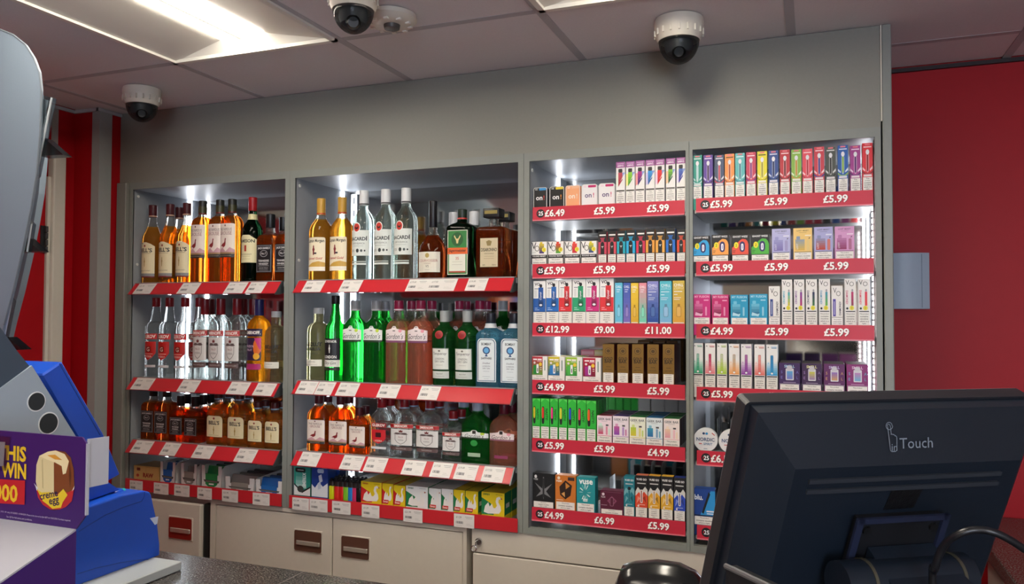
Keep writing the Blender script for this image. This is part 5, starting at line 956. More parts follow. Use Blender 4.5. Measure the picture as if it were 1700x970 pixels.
# open white trays holding tobacco pouches
WCARD = mat('#dfe0df', .55)
def tray(a, c, top, col_, lab, hi, n=4, wide=False):
    Y = YF+.004; A, B_ = onY(a, top, Y), onY(c, top, Y); z0 = SHELFZ[(1, 3)]+.0005; w = B_.x-A.x; h = A.z-z0
    t = thing('pouch_tray', ((A.x+B_.x)/2, Y, z0), lab, 'tray', bg4)
    d = .19; x0, x1 = A.x, B_.x
    hb = h*(1.0 if not wide else 1.1)
    part(MB().box(x0, Y, z0, x1, Y+d, z0+.0015, WCARD), 'floor_panel', t)
    part(MB().prism([(Y, z0), (Y+d, z0), (Y+d, z0+hb), (Y+.02, z0+h*.96), (Y+.004, z0+h*.85), (Y, z0+h*.5)], 'x', x0, x0+.0015, WCARD), 'side_panel', t)
    part(MB().prism([(Y, z0), (Y+d, z0), (Y+d, z0+hb), (Y+.02, z0+h*.96), (Y+.004, z0+h*.85), (Y, z0+h*.5)], 'x', x1-.0015, x1, WCARD), 'side_panel', t)
    u = [(x0, z0), (x1, z0), (x1, z0+h*.97), (x1-w*.16, z0+h*.97)]+[(x1-w*.16-(w*.68)*(k/8), z0+h*(.62 if not wide else .6)-h*.0*k) for k in range(0, 9)]+[(x0+w*.16, z0+h*.97), (x0, z0+h*.97)]
    part(MB().prism(u, 'y', Y, Y+.0015, WCARD), 'front_panel', t)
    s = [(-.30, .75), (.30, .75), (.30, -.05), (.18, -.22), (0, -.34), (-.18, -.22), (-.30, -.05)]
    cx = (x0+x1)/2; els = [PG([(p[0], p[1]*.8) for p in s], col_), PG([(-.40, .22), (.40, .18), (.36, .04), (-.34, .08)], '#4a4a48'), R(-.28, .11, .28, .14, '#8a8680'), R(-.12, -.08, .12, 0, '#e0e4e4')]
    link('print', print_mesh(decal(MB(), els, lambda x, z, o: (x, -o-.0003, z+h*.30), w, h*.62), 'print'), t)
    for k in range(n):
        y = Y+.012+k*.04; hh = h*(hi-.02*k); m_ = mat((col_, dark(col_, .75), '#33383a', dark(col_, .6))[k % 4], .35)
        o = link('tobacco_pouch', MB().slab([(x0+.006, y, z0+.003), (x1-.006, y, z0+.003), (x1-.006, y+.018, z0+hh), (x0+.006, y+.018, z0+hh)], (0, .009, .001), m_).mesh('tobacco_pouch', (cx, y, z0)))
        o.location = (cx, y, z0)
        tag(o, '%s in the %s' % (ORD[k]+' pouch', lab), 'pouch', 'pouches in the white trays')
tray(266.5, 291, 765, '#1f62b0', 'tall white tray with blue shield', .88, 3)
tray(301, 327, 768, '#8e8a84', 'tall white tray with grey shield', .80, 3)
tray(335, 368, 771, '#1f8a4c', 'tall white tray with green shield', .90, 4)
tray(374.5, 422, 790, '#8e8a84', 'low wide white tray with grey shield', 1.0, 4, True)
tray(425, 469, 795, '#1f68b4', 'low wide white tray with blue shield', 1.0, 4, True)
# gum packs, lighters, filter boxes
def els_gum(): return [R(0, 0, 1, 1, '#1f8a7a'), G(.1, .25, .75, .8, '#bcd8d0', '#3a9a8a', 4), RR(.06, .82, .7, .97, .06, '#16191a'), R(.2, .885, .58, .905, '#d8e4e0'), T('XTREME', .62, .56, .2, '#eaf2ee', .5, .03, 0, -90), PG([(0, 0), (1, 0), (1, .28), (.5, .1), (0, .36)], '#e2e4e2'), PG([(0, .36), (.5, .08), (1, .28), (1, .34), (.5, .15), (0, .42)], '#17191a'), E(.4, .22, .2, .12, '#3a3f3c')]
def els_ice(): return [R(0, 0, 1, 1, '#1f3f8e'), PG([(0, 0), (1, 0), (1, .5), (.7, .36), (.45, .5), (.2, .3), (0, .42)], '#dfe4ea'), PG([(.4, .25), (.6, .3), (.55, .5), (.68, .55), (.6, .78), (.42, .72), (.48, .52), (.36, .45)], '#c0ccdc'), RR(.35, .82, .75, .96, .06, '#aebfd8')]
boxrow(2, 3, [(488.5, 516, 776, els_gum(), '#1a6a5e', 'tall teal packet with black cap band', dict(depth=.05, name='filter_packet', cat='packet', topc='#bcc8c4')), (517.5, 545, 777, els_ice(), '#1f3f8e', 'tall blue packet with icy white foot', dict(depth=.05, name='filter_packet', cat='packet'))], yoff=.004)
boxrow(2, 3, [(548, 564, 777, [R(0, 0, 1, 1, '#24489a'), R(.2, .1, .8, .5, '#4a78c0')], '#1c3674', 'dark blue packet behind the lighters', dict(depth=.04, name='filter_packet', cat='packet'))], yoff=.085)
LG = [(542.5, '#e4e2da', 'white'), (550.5, '#d8e020', 'yellow'), (559.5, '#e0342c', 'red'), (567, '#d82a24', 'dark red'), (574.5, '#84d038', 'lime'), (582.5, '#2a86d8', 'blue'), (589.5, '#d83a6a', 'pink'), (595.5, '#1c1c1e', 'black')]
def lighter(x, y, z0, col_, lab):
    t = thing('lighter', (x, y, z0), lab, 'lighter', 'cigarette lighters in a row')
    L = [(0, .0098, .0058, 3), (.002, .0105, .0064, 3), (.045, .0105, .0064, 3), (.047, .0098, .006, 3)]
    link('tank', MB().rings(L, mat(col_, .25), 16).mesh('tank', smooth=40), t)
    b = MB().rings([(.047, .010, .006, 3), (.063, .0095, .0058, 3)], mat('#2e2926', .4), 16)
    b.box(-.0065, -.0045, .063, .0055, .0045, .068, BLACKP)
    link('hood', b.mesh('hood', smooth=40), t)
    w = MB().tube([(-.004, 0, .069), (.001, 0, .069)], .0045, DARKM, 10); link('wheel', w.mesh('wheel'), t)
    return t
for i, (px, c_, nm) in enumerate(LG):
    P = onY(px, 820, YF+.015)
    lighter(P.x, YF+.016, SHELFZ[(2, 3)]+.014+.0005, c_, nm+' cigarette lighter in the front row on the bottom shelf')
    for k in range(2):
        cc_ = random.choice(['#d82a24', '#2a86d8', '#84d038', '#d8e020', '#1c1c1e', '#e8e6e0'])
        lighter(P.x+.004, YF+.036+.02*k, SHELFZ[(2, 3)]+.0165+.002*k, cc_, 'dark topped lighter %s row behind the %s lighter' % (ORD[k+1], nm))
sh_y = YF+.005
b = MB().box(onY(537, 820, sh_y).x, sh_y+.001, SHELFZ[(2, 3)]+.0002, onY(598, 820, sh_y).x, sh_y+.07, SHELFZ[(2, 3)]+.0135, mat('#7c7f82', .3))
t = link('lighter_tray', b.mesh('lighter_tray', (-1.5, sh_y, SHELFZ[(2, 3)]))); t.location = (-1.5, sh_y, SHELFZ[(2, 3)]); tag(t, 'low grey tray holding the rows of lighters', 'tray')
SWAN = [(.10, .10), (.16, .38), (.30, .55), (.36, .36), (.46, .50), (.52, .32), (.60, .30), (.68, .42), (.62, .60), (.66, .78), (.78, .84), (.86, .76), (.92, .74), (.84, .70), (.76, .72), (.74, .58), (.84, .40), (.86, .22), (.78, .08), (.3, .04)]
def swan(bg, side, sc=1.0, ox=0, oy=0, logo=None):
    e = [R(0, 0, 1, 1, bg), PG([(0, 0), (.55, 0), (.42, .5), (0, .75)], side), PG([(ox+p[0]*sc, oy+p[1]*sc) for p in SWAN], '#e8e6e0'), PG([(ox+.84*sc, oy+.79*sc), (ox+.93*sc, oy+.74*sc), (ox+.84*sc, oy+.70*sc)], '#a8481f')]
    if logo: e += [R(.06, .04, .6, .2, logo), T('Swan', .33, .12, .1, '#f2e8dc', .45, .02)]
    else: e += [T('swan', .22, .9, .08, dark(side, .8), .35, .02), R(.62, .9, .92, .93, dark(bg, .8))]
    return e
YLW, SR, SG_ = '#e2c81e', '#c8242a', '#1a7a48'
sw = [((599, 634, 800.5), YLW, SR, 1.0, None, 'large yellow and red filter box with swan'), ((634.5, 653, 803.5), YLW, SR, .9, SR, 'first small yellow and red filter box'), ((653.5, 673, 806.5), YLW, SR, .9, SR, 'second small yellow and red filter box'), ((673.5, 711, 808), '#e4e6e4', SG_, 1.0, None, 'large white and green filter box with swan'), ((711.8, 732.5, 811.5), '#e4e6e4', SG_, .9, SR, 'first small white and green filter box'), ((733, 752.5, 812.5), '#e4e6e4', SG_, .9, SR, 'second small white and green filter box'), ((753, 772, 814), YLW, SG_, .9, SR, 'first small yellow and green filter box'), ((772.5, 794, 816), YLW, SG_, .9, SR, 'second small yellow and green filter box'), ((799, 838, 818), YLW, SG_, 1.0, None, 'large yellow and green filter box with swan')]
boxrow(2, 3, [(*p_, swan(bg, sd, 1.0 if s_ == 1.0 else .95, .0 if s_ == 1.0 else .05, 0 if s_ == 1.0 else .1, lg), bg, l_, dict(depth=.06 if s_ == 1.0 else .05, name='filter_box', topc=light(bg, .9), side=[R(0, 0, 1, 1, sd), R(.2, .3, .7, .5, '#d8d8d0')])) for p_, bg, sd, s_, lg, l_ in sw], yoff=.004, deep=2)
# ------------------------------------------------------------------ touch monitor on the counter
TL = EYE+Vector((-.0746, .9591, -.1024)); HH = Vector((.84003, .54254, 0)); DN = Vector((-.20108, .31133, -.92878)); BK = Vector((.5039, -.7802, -.37062))
def M(u, v, w=0): return TL+HH*u+DN*v+BK*w
foot = M(.2, .42, .1); foot.z = ZCT
mon = thing('touch_monitor', foot, 'black touch till monitor seen from behind with finger logo', 'monitor')
MBK = mat('#141e2a', .4, noise=.06, nscale=300, bump=.06); MBZ = mat('#23252b', .38)
def mb_rrect(u0, v0, u1, v1, r, w): return [M(p[0], p[1], w) for p in rr(u0, v0, u1, v1, r, 4)]
b = MB().slab(mb_rrect(0, 0, .40, .31, .006, 0), BK*-.022, MBZ); part(b, 'bezel', mon)
part(MB().slab(mb_rrect(.0005, .0005, .3995, .3095, .006, -.0225), BK*-.001, mat('#85878c', .35, .3)), 'bezel_edge', mon)
part(MB().slab(mb_rrect(.02, .02, .38, .29, .002, -.0236), BK*-.0006, mat('#0a0c10', .12)), 'screen', mon)
o_ = [(.006, .003), (.394, .003), (.394, .306), (.006, .306)]; i_ = [(.052, .064), (.362, .064), (.362, .285), (.052, .285)]
b = MB(); po = [M(u, v, .02) for u, v in o_]; pb = [M(u, v, 0) for u, v in o_]; pi = [M(u, v, .046) for u, v in i_]
b.add(pb+po+pi, [(0, 1, 5, 4), (1, 2, 6, 5), (2, 3, 7, 6), (3, 0, 4, 7), (4, 5, 9, 8), (5, 6, 10, 9), (6, 7, 11, 10), (7, 4, 8, 11), (8, 9, 10, 11), (3, 2, 1, 0)], MBK)
part(b, 'back_shell', mon)
for v0 in (.078, .092):
    b = MB().slab([M(.072, v0, .0462), M(.336, v0, .0462), M(.336, v0+.0055, .0462), M(.072, v0+.0055, .0462)], BK*.0032, mat('#30353d', .35)); part(b, 'vent_rib', mon)
b = MB().slab([M(.188, .10, .0462), M(.232, .098, .0462), M(.226, .126, .0462), M(.184, .127, .0462)], BK*.0005, mat('#101114', .3, bump=.6, nscale=120)); part(b, 'torn_sticker', mon)
fr = MB()
fr.slab([M(.146, .132, .046), M(.262, .132, .046), M(.262, .23, .046), M(.146, .23, .046)], BK*.012, mat('#15171c', .45)); part(fr, 'mount_plate', mon)
fr = MB()
for (u0, v0, u1, v1) in ((.142, .128, .266, .135), (.140, .128, .149, .235), (.259, .128, .268, .235)):
    fr.slab([M(u0, v0, .058), M(u1, v0, .058), M(u1, v1, .058), M(u0, v1, .058)], BK*.004, mat('#252c44', .3))
part(fr, 'mount_frame', mon)
for u in (.158, .25):
    part(MB().tube([M(u, .146, .058), M(u, .146, .061)], .0055, BLACKP, 12), 'screw', mon)
hc = MB().tube([M(.115, .20, .085), M(.165, .20, .085), M(.166, .20, .085), M(.29, .20, .085)], [.027, .027, .027, .027], MBK, 28); part(hc, 'hinge_barrel', mon, 40)
for u in (.148, .268): part(MB().tube([M(u, .20, .085), M(u+.004, .20, .085)], .0282, mat('#6a6758', .35, .6), 28), 'hinge_ring', mon, 40)
hb = MB().slab([M(.165, .17, .06), M(.255, .17, .06), M(.27, .185, .12), M(.165, .185, .12)], DN*.04, MBK); part(hb, 'hinge_cover', mon)
fo = M(.2, .21, .1); base = Vector((fo.x+.02, fo.y, ZCT))
st = MB().slab([M(.16, .20, .07), M(.25, .20, .07), Vector((base.x+.05, base.y+.03, ZCT+.012)), Vector((base.x-.05, base.y-.03, ZCT+.012))], BK*.03, MBK); part(st, 'neck', mon)
bs = MB().prism([(base.x+p[0], base.y+p[1]) for p in rr(-.11, -.09, .11, .09, .03)], 'z', ZCT, ZCT+.014, MBK); part(bs, 'foot_plate', mon)
# logo printed on the sloping top facet
fa, fb, fc = M(.052, .064, .046), M(.362, .064, .046), M(.006, .003, .02)
g0 = M(.19, .003, .02); g1 = M(.19, .064, .046); gy = (g0-g1).normalized(); gn = (HH.cross(gy)).normalized()
if gn.dot(BK) < 0: gn = -gn
def fmap(x, z, off):
    p = g1+HH*x+gy*z+gn*(.0005+off); return p
hand = [(-.30, .9), (-.22, 1.0), (-.12, 1.0), (-.05, .9), (.02, .30), (.12, .34), (.2, .28), (.3, .3), (.38, .2), (.48, .2), (.52, .1), (.5, -.7), (.4, -.8), (.0, -.8), (-.08, -.7)]
def outline(pts, wd):
    c0 = (sum(p[0] for p in pts)/len(pts), sum(p[1] for p in pts)/len(pts)); els = []
    for i in range(len(pts)):
        p, q = pts[i], pts[(i+1) % len(pts)]; dx, dy = q[0]-p[0], q[1]-p[1]; L = math.hypot(dx, dy) or 1; nx, ny = -dy/L*wd, dx/L*wd
        els.append(PG([p, q, (q[0]+nx, q[1]+ny), (p[0]+nx, p[1]+ny)], '#8793a0'))
    return els
els = outline([(-.012+p[0]*.014, .031+p[1]*.0175) for p in hand], .0009)+outline([(-.0148+.0048*math.cos(math.radians(a)), .047+.0048*math.sin(math.radians(a))) for a in range(0, 360, 30)], .0008)
els += [T('in', -.0088, .0215, .008, '#8793a0', None, .0), T('Touch', .021, .026, .0125, '#8793a0', None, .0)]
bm_ = decal(MB(), els, fmap); me = print_mesh(bm_, 'logo'); me.transform(Matrix.Translation(-Vector(mon.location))); link('logo', me, mon)
# cable
cp = [onY(1548, 985, 1.02), onY(1552, 945, 1.0), onY(1566, 908, .99), onY(1590, 888, .98), onY(1620, 880, .98), onY(1655, 886, .98), onY(1700, 912, .99), onY(1760, 965, 1.02)]
cp = [Vector((p.x, p.y, p.z)) for p in cp]; a0 = cp[0].copy(); a0.z = ZCT+.004; a1 = cp[-1].copy(); a1.z = ZCT+.004; a1.x += .05
pts = []
ctrl = [a0]+cp+[a1]
for i in range(len(ctrl)-1):
    p0, p1, p2, p3 = ctrl[max(i-1, 0)], ctrl[i], ctrl[i+1], ctrl[min(i+2, len(ctrl)-1)]
    for k in range(6):
        t_ = k/6; pts.append(.5*((2*p1)+(p2-p0)*t_+(2*p0-5*p1+4*p2-p3)*t_*t_+(3*p1-p0-3*p2+p3)*t_**3))
pts.append(ctrl[-1])
o = link('cable', MB().tube(pts, .0042, mat('#15171c', .3), 12).mesh('cable', a0, 60)); o.location = a0
tag(o, 'black cable looping over the till monitor stand', 'cable')
# thin dark panel standing before the monitor
q0 = onY(1205, 940, .80); q1 = onY(1275, 973, .74)
t = thing('card_display', (q0.x+.02, .78, ZCT), 'thin dark display panel with pale edge below the monitor', 'display')
dv = (q1-q0).normalized(); dvh = Vector((dv.x, dv.y, 0)).normalized(); c0 = q0; c1 = q0+dv*.12
part(MB().slab([c0, c1, Vector((c1.x, c1.y, ZCT+.03)), Vector((c0.x-.012, c0.y, ZCT+.03))], Vector((dvh.y, -dvh.x, 0))*-.012, mat('#17191c', .3)), 'panel', t)
part(MB().tube([c0, c1], .0028, mat('#7a7d80', .3, .5), 8), 'edge', t)
part(MB().bbox(min(c0.x, c1.x)-.02, c1.y-.03, ZCT, c1.x+.03, c0.y+.04, ZCT+.032, mat('#17191c', .4), .006, 2), 'base', t)
# barcode scanner head on its stand
sc = onY(1101, 950, 1.28)
t = thing('barcode_scanner', (sc.x, sc.y, ZCT), 'glossy black scanner head with rounded top on the counter', 'scanner')
SB = mat('#17191a', .18)
prof = [(-.073, -.06, .028), (-.076, -.02, .034), (-.066, .004, .037), (-.045, .012, .040), (-.01, .0185, .043), (.025, .0175, .043), (.05, .008, .04), (.066, -.008, .034), (.073, -.03, .026), (.075, -.06, .02)]
b = MB(); seg = 14; vs = []
ztop = onY(1101, 931, 1.28).z
for (x, zt_, hw) in prof:
    for k in range(seg):
        a = math.pi*k/(seg-1); 
        z = ztop-.0185-.075+(zt_+.075)*max(0.0, math.sin(a))**.55
        vs.append((sc.x+x, sc.y-hw*math.cos(a), z))
fs = [(i*seg+k, i*seg+k+1, (i+1)*seg+k+1, (i+1)*seg+k) for i in range(len(prof)-1) for k in range(seg-1)]+[tuple(range(seg)), tuple((len(prof)-1)*seg+k for k in range(seg))]
fs += [(i*seg, (i+1)*seg, (i+1)*seg+seg-1, i*seg+seg-1) for i in range(len(prof)-1)]
b.add(vs, fs, SB); part(b, 'head', t, 50)
b = MB().tube([(sc.x, sc.y, ZCT+.012), (sc.x, sc.y, ztop-.08)], .016, DARKM, 16); part(b, 'stem', t, 40)
b = MB().rings([(0, .06, .05, 2), (.012, .055, .045, 2)], DARKM, 28); b.v = [(v[0]+sc.x, v[1]+sc.y, v[2]+ZCT) for v in b.v]; part(b, 'foot', t, 40)

# ------------------------------------------------------------------ lottery terminal, printer, card display and leaflet stand at the counter end
BLUE = mat('#0f4abc', .38, noise=.04, nscale=60); BLUED = mat('#123a90', .4); PALE = mat('#98a7b6', .45, noise=.02); SLATE = mat('#39495a', .4)
XT = -1.50
def yz(px, py, X=XT): p = onX(px, py, X); return (p.y, p.z)
lt = thing('lottery_terminal', (XT-.12, 1.2, ZCT), 'pale wedge terminal with two round speakers and a blue slanted back', 'terminal')
w_poly = [yz(53, 607), yz(126, 725), yz(150, 765), yz(-60, 765), yz(-60, 690)]
part(MB().prism(w_poly, 'x', XT-.24, XT, PALE), 'side_wedge', lt)
for (px, py, rx) in ((60, 667, 12.2), (80, 703, 13.8)):
    c = onX(px, py, XT); r_ = rx*(c-EYE).length/FPX*1.02
    part(MB().tube([(XT-.002, c.y, c.z), (XT+.0012, c.y, c.z)], r_*1.13, mat('#dde3e8', .4), 28), 'speaker_rim', lt)
    part(MB().tube([(XT, c.y, c.z), (XT+.002, c.y, c.z)], r_, mat('#1d262c', .6, noise=.5, nscale=900), 28), 'speaker', lt)
s_poly = [yz(70, 622, XT-.02), yz(103, 600, XT-.02), yz(172, 720, XT-.02), yz(200, 788, XT-.02), yz(178, 800, XT-.02), yz(128, 722, XT-.02)]
part(MB().prism(s_poly, 'x', XT-.24, XT-.02, BLUE), 'screen_housing', lt).modifiers.new('soft', 'BEVEL').width = .003
gl_ = [yz(98, 604, XT-.02), yz(99.3, 603.4, XT-.02), yz(167, 722, XT-.02), yz(165.5, 722.5, XT-.02)]
part(MB().prism(gl_, 'x', XT-.02, XT-.0192, BLUED), 'seam', lt)
d_poly = [yz(-60, 640), yz(-60, 690), yz(0, 650), yz(51, 608), yz(30, 582), yz(0, 540), yz(-30, 560)]
part(MB().prism(d_poly, 'x', XT-.2, XT-.004, SLATE), 'top_hood', lt)
part(MB().box(XT-.22, 1.03, ZCT, XT-.03, 1.16, EYE.z-.2, mat('#8b97a4', .5)), 'pedestal', lt)
# blue printer
XP = -1.462
def yp(px, py): p = onX(px, py, XP); return (p.y, p.z)
pr = thing('ticket_printer', (XP-.12, 1.3, ZCT+.022), 'bright blue rounded ticket printer standing on a pale slab', 'printer')
y0 = yp(110, 970)[0]
pp = [yp(110, 970), yp(180, 965), yp(255, 930), yp(266, 925), yp(266, 905), yp(262, 868), yp(252, 822), yp(249, 817), yp(240, 815), yp(200, 823), yp(145, 842), yp(110, 858)]
zmin = ZCT+.022
pp = [(p[0], max(p[1], zmin)) for p in pp]
pp = [(yp(110, 950)[0], zmin), (yp(255, 930)[0], zmin)]+[q for q in pp[3:]]
bm_ = MB().prism(pp, 'x', XP-.24, XP, BLUE); o = part(bm_, 'body', pr)
md = o.modifiers.new('soft', 'BEVEL'); md.width = .005; md.segments = 3; md.limit_method = 'ANGLE'
def strip3(pts, wd, mt, name, par, X):
    b = MB()
    for i in range(len(pts)-1):
        p, q = pts[i], pts[i+1]; b.slab([(X, p[0], p[1]), (X, q[0], q[1]), (X, q[0], q[1]+wd), (X, p[0], p[1]+wd)], (.0008, 0, 0), mt)
    part(b, name, par)
strip3([yp(130, 884), yp(150, 871), yp(175, 856), yp(205, 843), yp(235, 833), yp(239, 826), yp(240, 817)], .0014, BLUED, 'lid_seam', pr, XP)
strip3([yp(128, 954), yp(160, 944), yp(200, 935), yp(235, 930), yp(264, 929)], .0014, BLUED, 'base_seam', pr, XP)
hp = [yp(120, 850), yp(145, 840), yp(214, 815), yp(190, 798), yp(165, 788), yp(120, 784)]
part(MB().prism(hp, 'x', XP-.24, XP-.03, BLUE), 'paper_cover', pr)
k0 = onX(188, 820, XP-.05)
part(MB().tube([(k0.x-.02, k0.y-.025, k0.z-.002), (k0.x, k0.y, k0.z), (k0.x+.004, k0.y+.02, k0.z-.001)], [.009, .0125, .009], mat('#1c4ab8', .15), 14), 'release_lever', pr, 50)
part(MB().tube([(k0.x+.002, k0.y+.014, k0.z+.001), (k0.x+.004, k0.y+.026, k0.z)], .008, mat('#1f9a9c', .3), 12), 'lever_tip', pr, 50)
s0 = onX(255, 853, XP); s1 = onX(263, 870, XP)
els = [PG([(0, 1), (1, .9), (.9, .1), (.6, 0), (.35, .45)], '#b9c6e0')]
link('worn_sticker', print_mesh(decal(MB(), els, lambda x, z, o: (XP+.0005+o-pr.location.x, s0.y-.012+x-pr.location.y, s1.z+z-pr.location.z), .026, .02), 'worn_sticker'), pr)
sl0 = onZ(302, 932, ZCT+.021)
o = link('printer_slab', MB().bbox(XP-.3, 1.0, ZCT+.0005, sl0.x, sl0.y, ZCT+.021, mat('#a9b0b2', .4), .002, 1).mesh('printer_slab', (XP-.1, 1.2, ZCT))); o.location = (XP-.1, 1.2, ZCT)
tag(o, 'pale grey slab on the counter under the blue printer', 'slab')
# chocolate egg promotion display
YC = .98
PURP = mat('#3a1c66', .4, noise=.06, nscale=12); CARDW = mat('#a9acb8', .5)
cl, ct_, cr = onY(-60, 716, YC), onY(0, 718, YC), onY(145, 727, YC); cb = onY(135, 884, YC); cb0 = onY(0, 868, YC)
pd_ = thing('promotion_display', ((cl.x+cr.x)/2, YC, ZCT), 'purple cardboard display with a wrapped chocolate egg and yellow lettering', 'display')
X0, X1, Z0, Z1 = cl.x, cr.x, cb.z+.004, cr.z
part(MB().prism([(X0, Z0), (X1-.022, Z0), (X1, Z0+.025), (X1, Z1-.012), (X1-.012, Z1), (X0, Z1)], 'y', YC, YC+.003, PURP), 'header_card', pd_)
wx = onX(178, 725, X1); 
part(MB().slab([(X1-.002, YC+.003, Z1-.003), (X1+.001, YC+.043, Z1-.004), (X1+.001, YC+.043, Z1-.085), (X1-.002, YC+.003, Z1-.085)], (-.002, 0, 0), CARDW), 'side_wing', pd_)
part(MB().slab([(X0, YC, Z0), (X1-.022, YC, Z0), (X1-.022, .77, Z0-.075), (X0, .77, Z0-.075)], (0, .0, -.003), CARDW), 'sloping_tray', pd_)
part(MB().slab([(X1-.024, YC+.0, Z0-.003), (X1-.024, .77, Z0-.079), (X1-.024, .77, ZCT), (X1-.024, YC, ZCT)], (.003, 0, 0), PURP), 'side_panel', pd_)
part(MB().box(X0, .77, ZCT, X1-.024, .773, Z0-.078, PURP), 'front_panel', pd_)
part(MB().prism([(X1-.0015, Z0+.025), (X1+.0015, Z0+.025), (X1+.0015, Z1-.01), (X1-.0015, Z1-.01)], 'y', YC-.001, YC+.004, CARDW), 'card_edge', pd_)
def cpx(px, py): p = onY(px, py, YC); return (p.x, p.z)
def C(pts): return [cpx(*p) for p in pts]
def eggpoly(cx, cy_, rx, ry, tp=.86, k=24):
    o_ = []
    for i in range(k):
        a = 2*math.pi*i/k; o_.append((cx+rx*math.cos(a)*(1 if math.sin(a) > 0 else tp*1.1), cy_-ry*math.sin(a)))
    return o_
els = [PG(C(eggpoly(91, 800, 31, 48)), '#3a2038'), PG(C([(60, 800), (61, 772), (66, 757), (80, 750), (93, 748), (108, 750), (118, 760), (123, 780), (124, 808), (119, 824), (100, 830), (80, 828), (64, 816)]), '#dccf9c'),
       PG(C([(93, 748), (108, 750), (118, 760), (123, 780), (124, 808), (119, 822), (90, 822), (90, 770)]), '#7c4522'), PG(C([(66, 757), (80, 750), (93, 748), (108, 754), (115, 766), (110, 786), (105, 788), (103, 774), (92, 768), (76, 762)]), '#ecdfae'), PG(C([(79, 756), (92, 755), (104, 764), (92, 763)]), '#d89a3a'),
       PG(C([(72, 762), (73, 812), (71, 810), (70, 764)]), '#c4b684'), PG(C([(116, 765), (119, 790), (117, 812), (115, 790)]), '#5c3016'),
       PG(C([(60, 808), (66, 818), (78, 820), (90, 824), (104, 815), (113, 818), (124, 812), (120, 832), (110, 842), (100, 846), (84, 846), (72, 838), (64, 826)]), '#b92a2c'), PG(C([(62, 812), (70, 818), (84, 817), (96, 822), (106, 812), (113, 822), (105, 834), (102, 843), (88, 845), (80, 838), (72, 832)]), '#e0c52c'),
       PG(C([(60, 808), (57, 802), (64, 810), (62, 815)]), '#d8dae0'), PG(C([(124, 812), (125, 806), (120, 816)]), '#d8dae0')]
for s_, px, py, hpx, rot in (('creme', 82, 823, 8, 14), ('egg', 91, 834, 12, 14)):
    x_, z_ = cpx(px, py); els.append(T(s_, x_, z_, .0011*hpx, '#241f4a', None, .02, 0, rot))
for s_, pa, pb, y0_, y1_ in (('THIS', -3, 45, 741, 768), ('& WIN', -14, 45, 769, 796)):
    a_, c_ = cpx(pa, y1_), cpx(pb, y0_); m_ = (pa+pb)/2; zu, zl = cpx(m_, y0_-2)[1], cpx(m_, y1_-2)[1]; els.append(T(s_, (a_[0]+c_[0])/2, (zu+zl)/2, (zu-zl)*.95, '#e8c42c', c_[0]-a_[0], .035))
els.append(PG(C([(-60, 792), (43, 798), (42, 838), (-60, 832)]), '#c0242c'))
a_, c_ = cpx(-62, 834), cpx(40, 801); els.append(T('£10,000', (a_[0]+c_[0])/2, (a_[1]+c_[1])/2, .036, '#e8c42c', c_[0]-a_[0], .03))
for k, (px, py, w_) in enumerate(((60, 857, 125), (36, 861, 60))):
    x_, z_ = cpx(px, py); w_ = (cpx(px+w_/2, py)[0]-cpx(px-w_/2, py)[0])/.00118; els.append(T(('UK, ROI, 18+ only. 01/12/2023 - 01/04/2024. Prizes to be claimed by 5pm BST on 12.05.2024. Purchase required.', 'See QR for full terms and conditions.')[k], x_-.004, z_, .0035, '#cfc4dc', w_*.00118))
b = decal(MB(), els, lambda x, z, o: (x-pd_.location.x, YC-.0004-o*.8-pd_.location.y, z-pd_.location.z)); link('print', print_mesh(b, 'print'), pd_)
tk = [onY(-20, 722, YC-.004), onY(17, 726, YC-.004), onY(10, 782, YC-.004), onY(-20, 780, YC-.004)]
part(MB().slab(tk, (0, -.0015, 0), CLEAR), 'ticket_holder', pd_)
tk = [onY(-20, 733, YC-.003), onY(9, 734, YC-.003), onY(6, 774, YC-.003), onY(-20, 774, YC-.003)]
part(MB().slab(tk, (0, -.0006, 0), mat('#c9ced2', .5)), 'ticket', pd_)
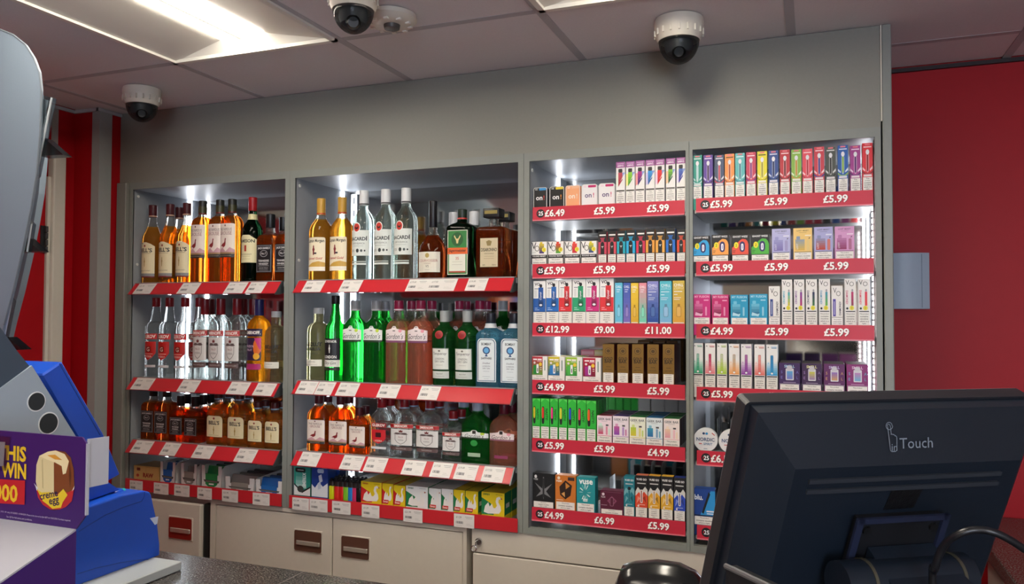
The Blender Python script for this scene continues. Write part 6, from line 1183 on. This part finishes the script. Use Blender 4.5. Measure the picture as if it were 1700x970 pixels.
# grey leaflet stand: cheek panel with clear holders along its edge
YS = 1.26
def sp_(px, py): p = onY(px, py, YS); return (p.x, p.z)
ls = thing('leaflet_stand', (sp_(-120, 400)[0], YS+.01, ZCT), 'tall blue-grey leaflet stand with rounded top and clear plastic holders', 'stand')
CH = mat('#6f7d8b', .5, noise=.07, nscale=500, bump=.1)
pl = [(-150, 40), (-20, 45), (0, 49), (22, 58), (42, 74), (56, 96), (65, 120), (68, 150), (66, 220), (60, 290), (50, 350), (38, 410), (22, 480), (6, 540), (-8, 600), (-20, 660), (-30, 960), (-150, 960)]
pp = [sp_(*p) for p in pl]; pp = [(x, max(z, ZCT)) for x, z in pp]
part(MB().prism(pp, 'y', YS, YS+.006, CH), 'cheek_panel', ls)
ed = [sp_(*p) for p in pl[2:14]]
part(MB().tube([(x, YS+.001, z) for x, z in ed], .0022, mat('#5d666f', .4), 8), 'edge_trim', ls)
part(MB().prism([(p[0]-.25, p[1]) for p in pp], 'y', YS+.2, YS+.218, CH), 'cheek_panel', ls)
CLR2 = glass('#dfe6ea', .5, .04, 1.3)
def h3(px, py, dy): q = onY(px, py, YS+dy); return q
for (tp, tr, br, bl) in (((62, 156), (86, 162), (60, 292), (56, 296)), ((46, 366), (52, 372), (45, 418), (38, 420)), ((14, 494), (19, 500), (4, 574), (-4, 574))):
    part(MB().slab([h3(*tp, .012), h3(*tr, .012), h3(*br, .012), h3(*bl, .012)], (0, .012, 0), CLR2), 'leaflet_holder', ls)
    part(MB().slab([h3(tp[0], tp[1]+6, .016), h3(tr[0]-5, tr[1]+5, .016), h3(br[0]-2, br[1]-20, .016), h3(bl[0], bl[1]-20, .016)], (0, .003, 0), mat('#8f989f', .4)), 'leaflet', ls)
    part(MB().tube([h3(*tr, .012), h3(*br, .012)], .0022, mat('#c3cbd0', .2, .3), 8), 'holder_edge', ls)
for (a_, b_, c_) in (((72, 228), (105, 257), (66, 259)), ((42, 395), (66, 417), (38, 418)), ((12, 560), (37, 581), (0, 583))):
    part(MB().slab([h3(*a_, .02), h3(*b_, .02), h3(*c_, .02)], (-.008, .03, 0), glass('#7d878c', .45, .1, 1.3)), 'holder_ledge', ls)
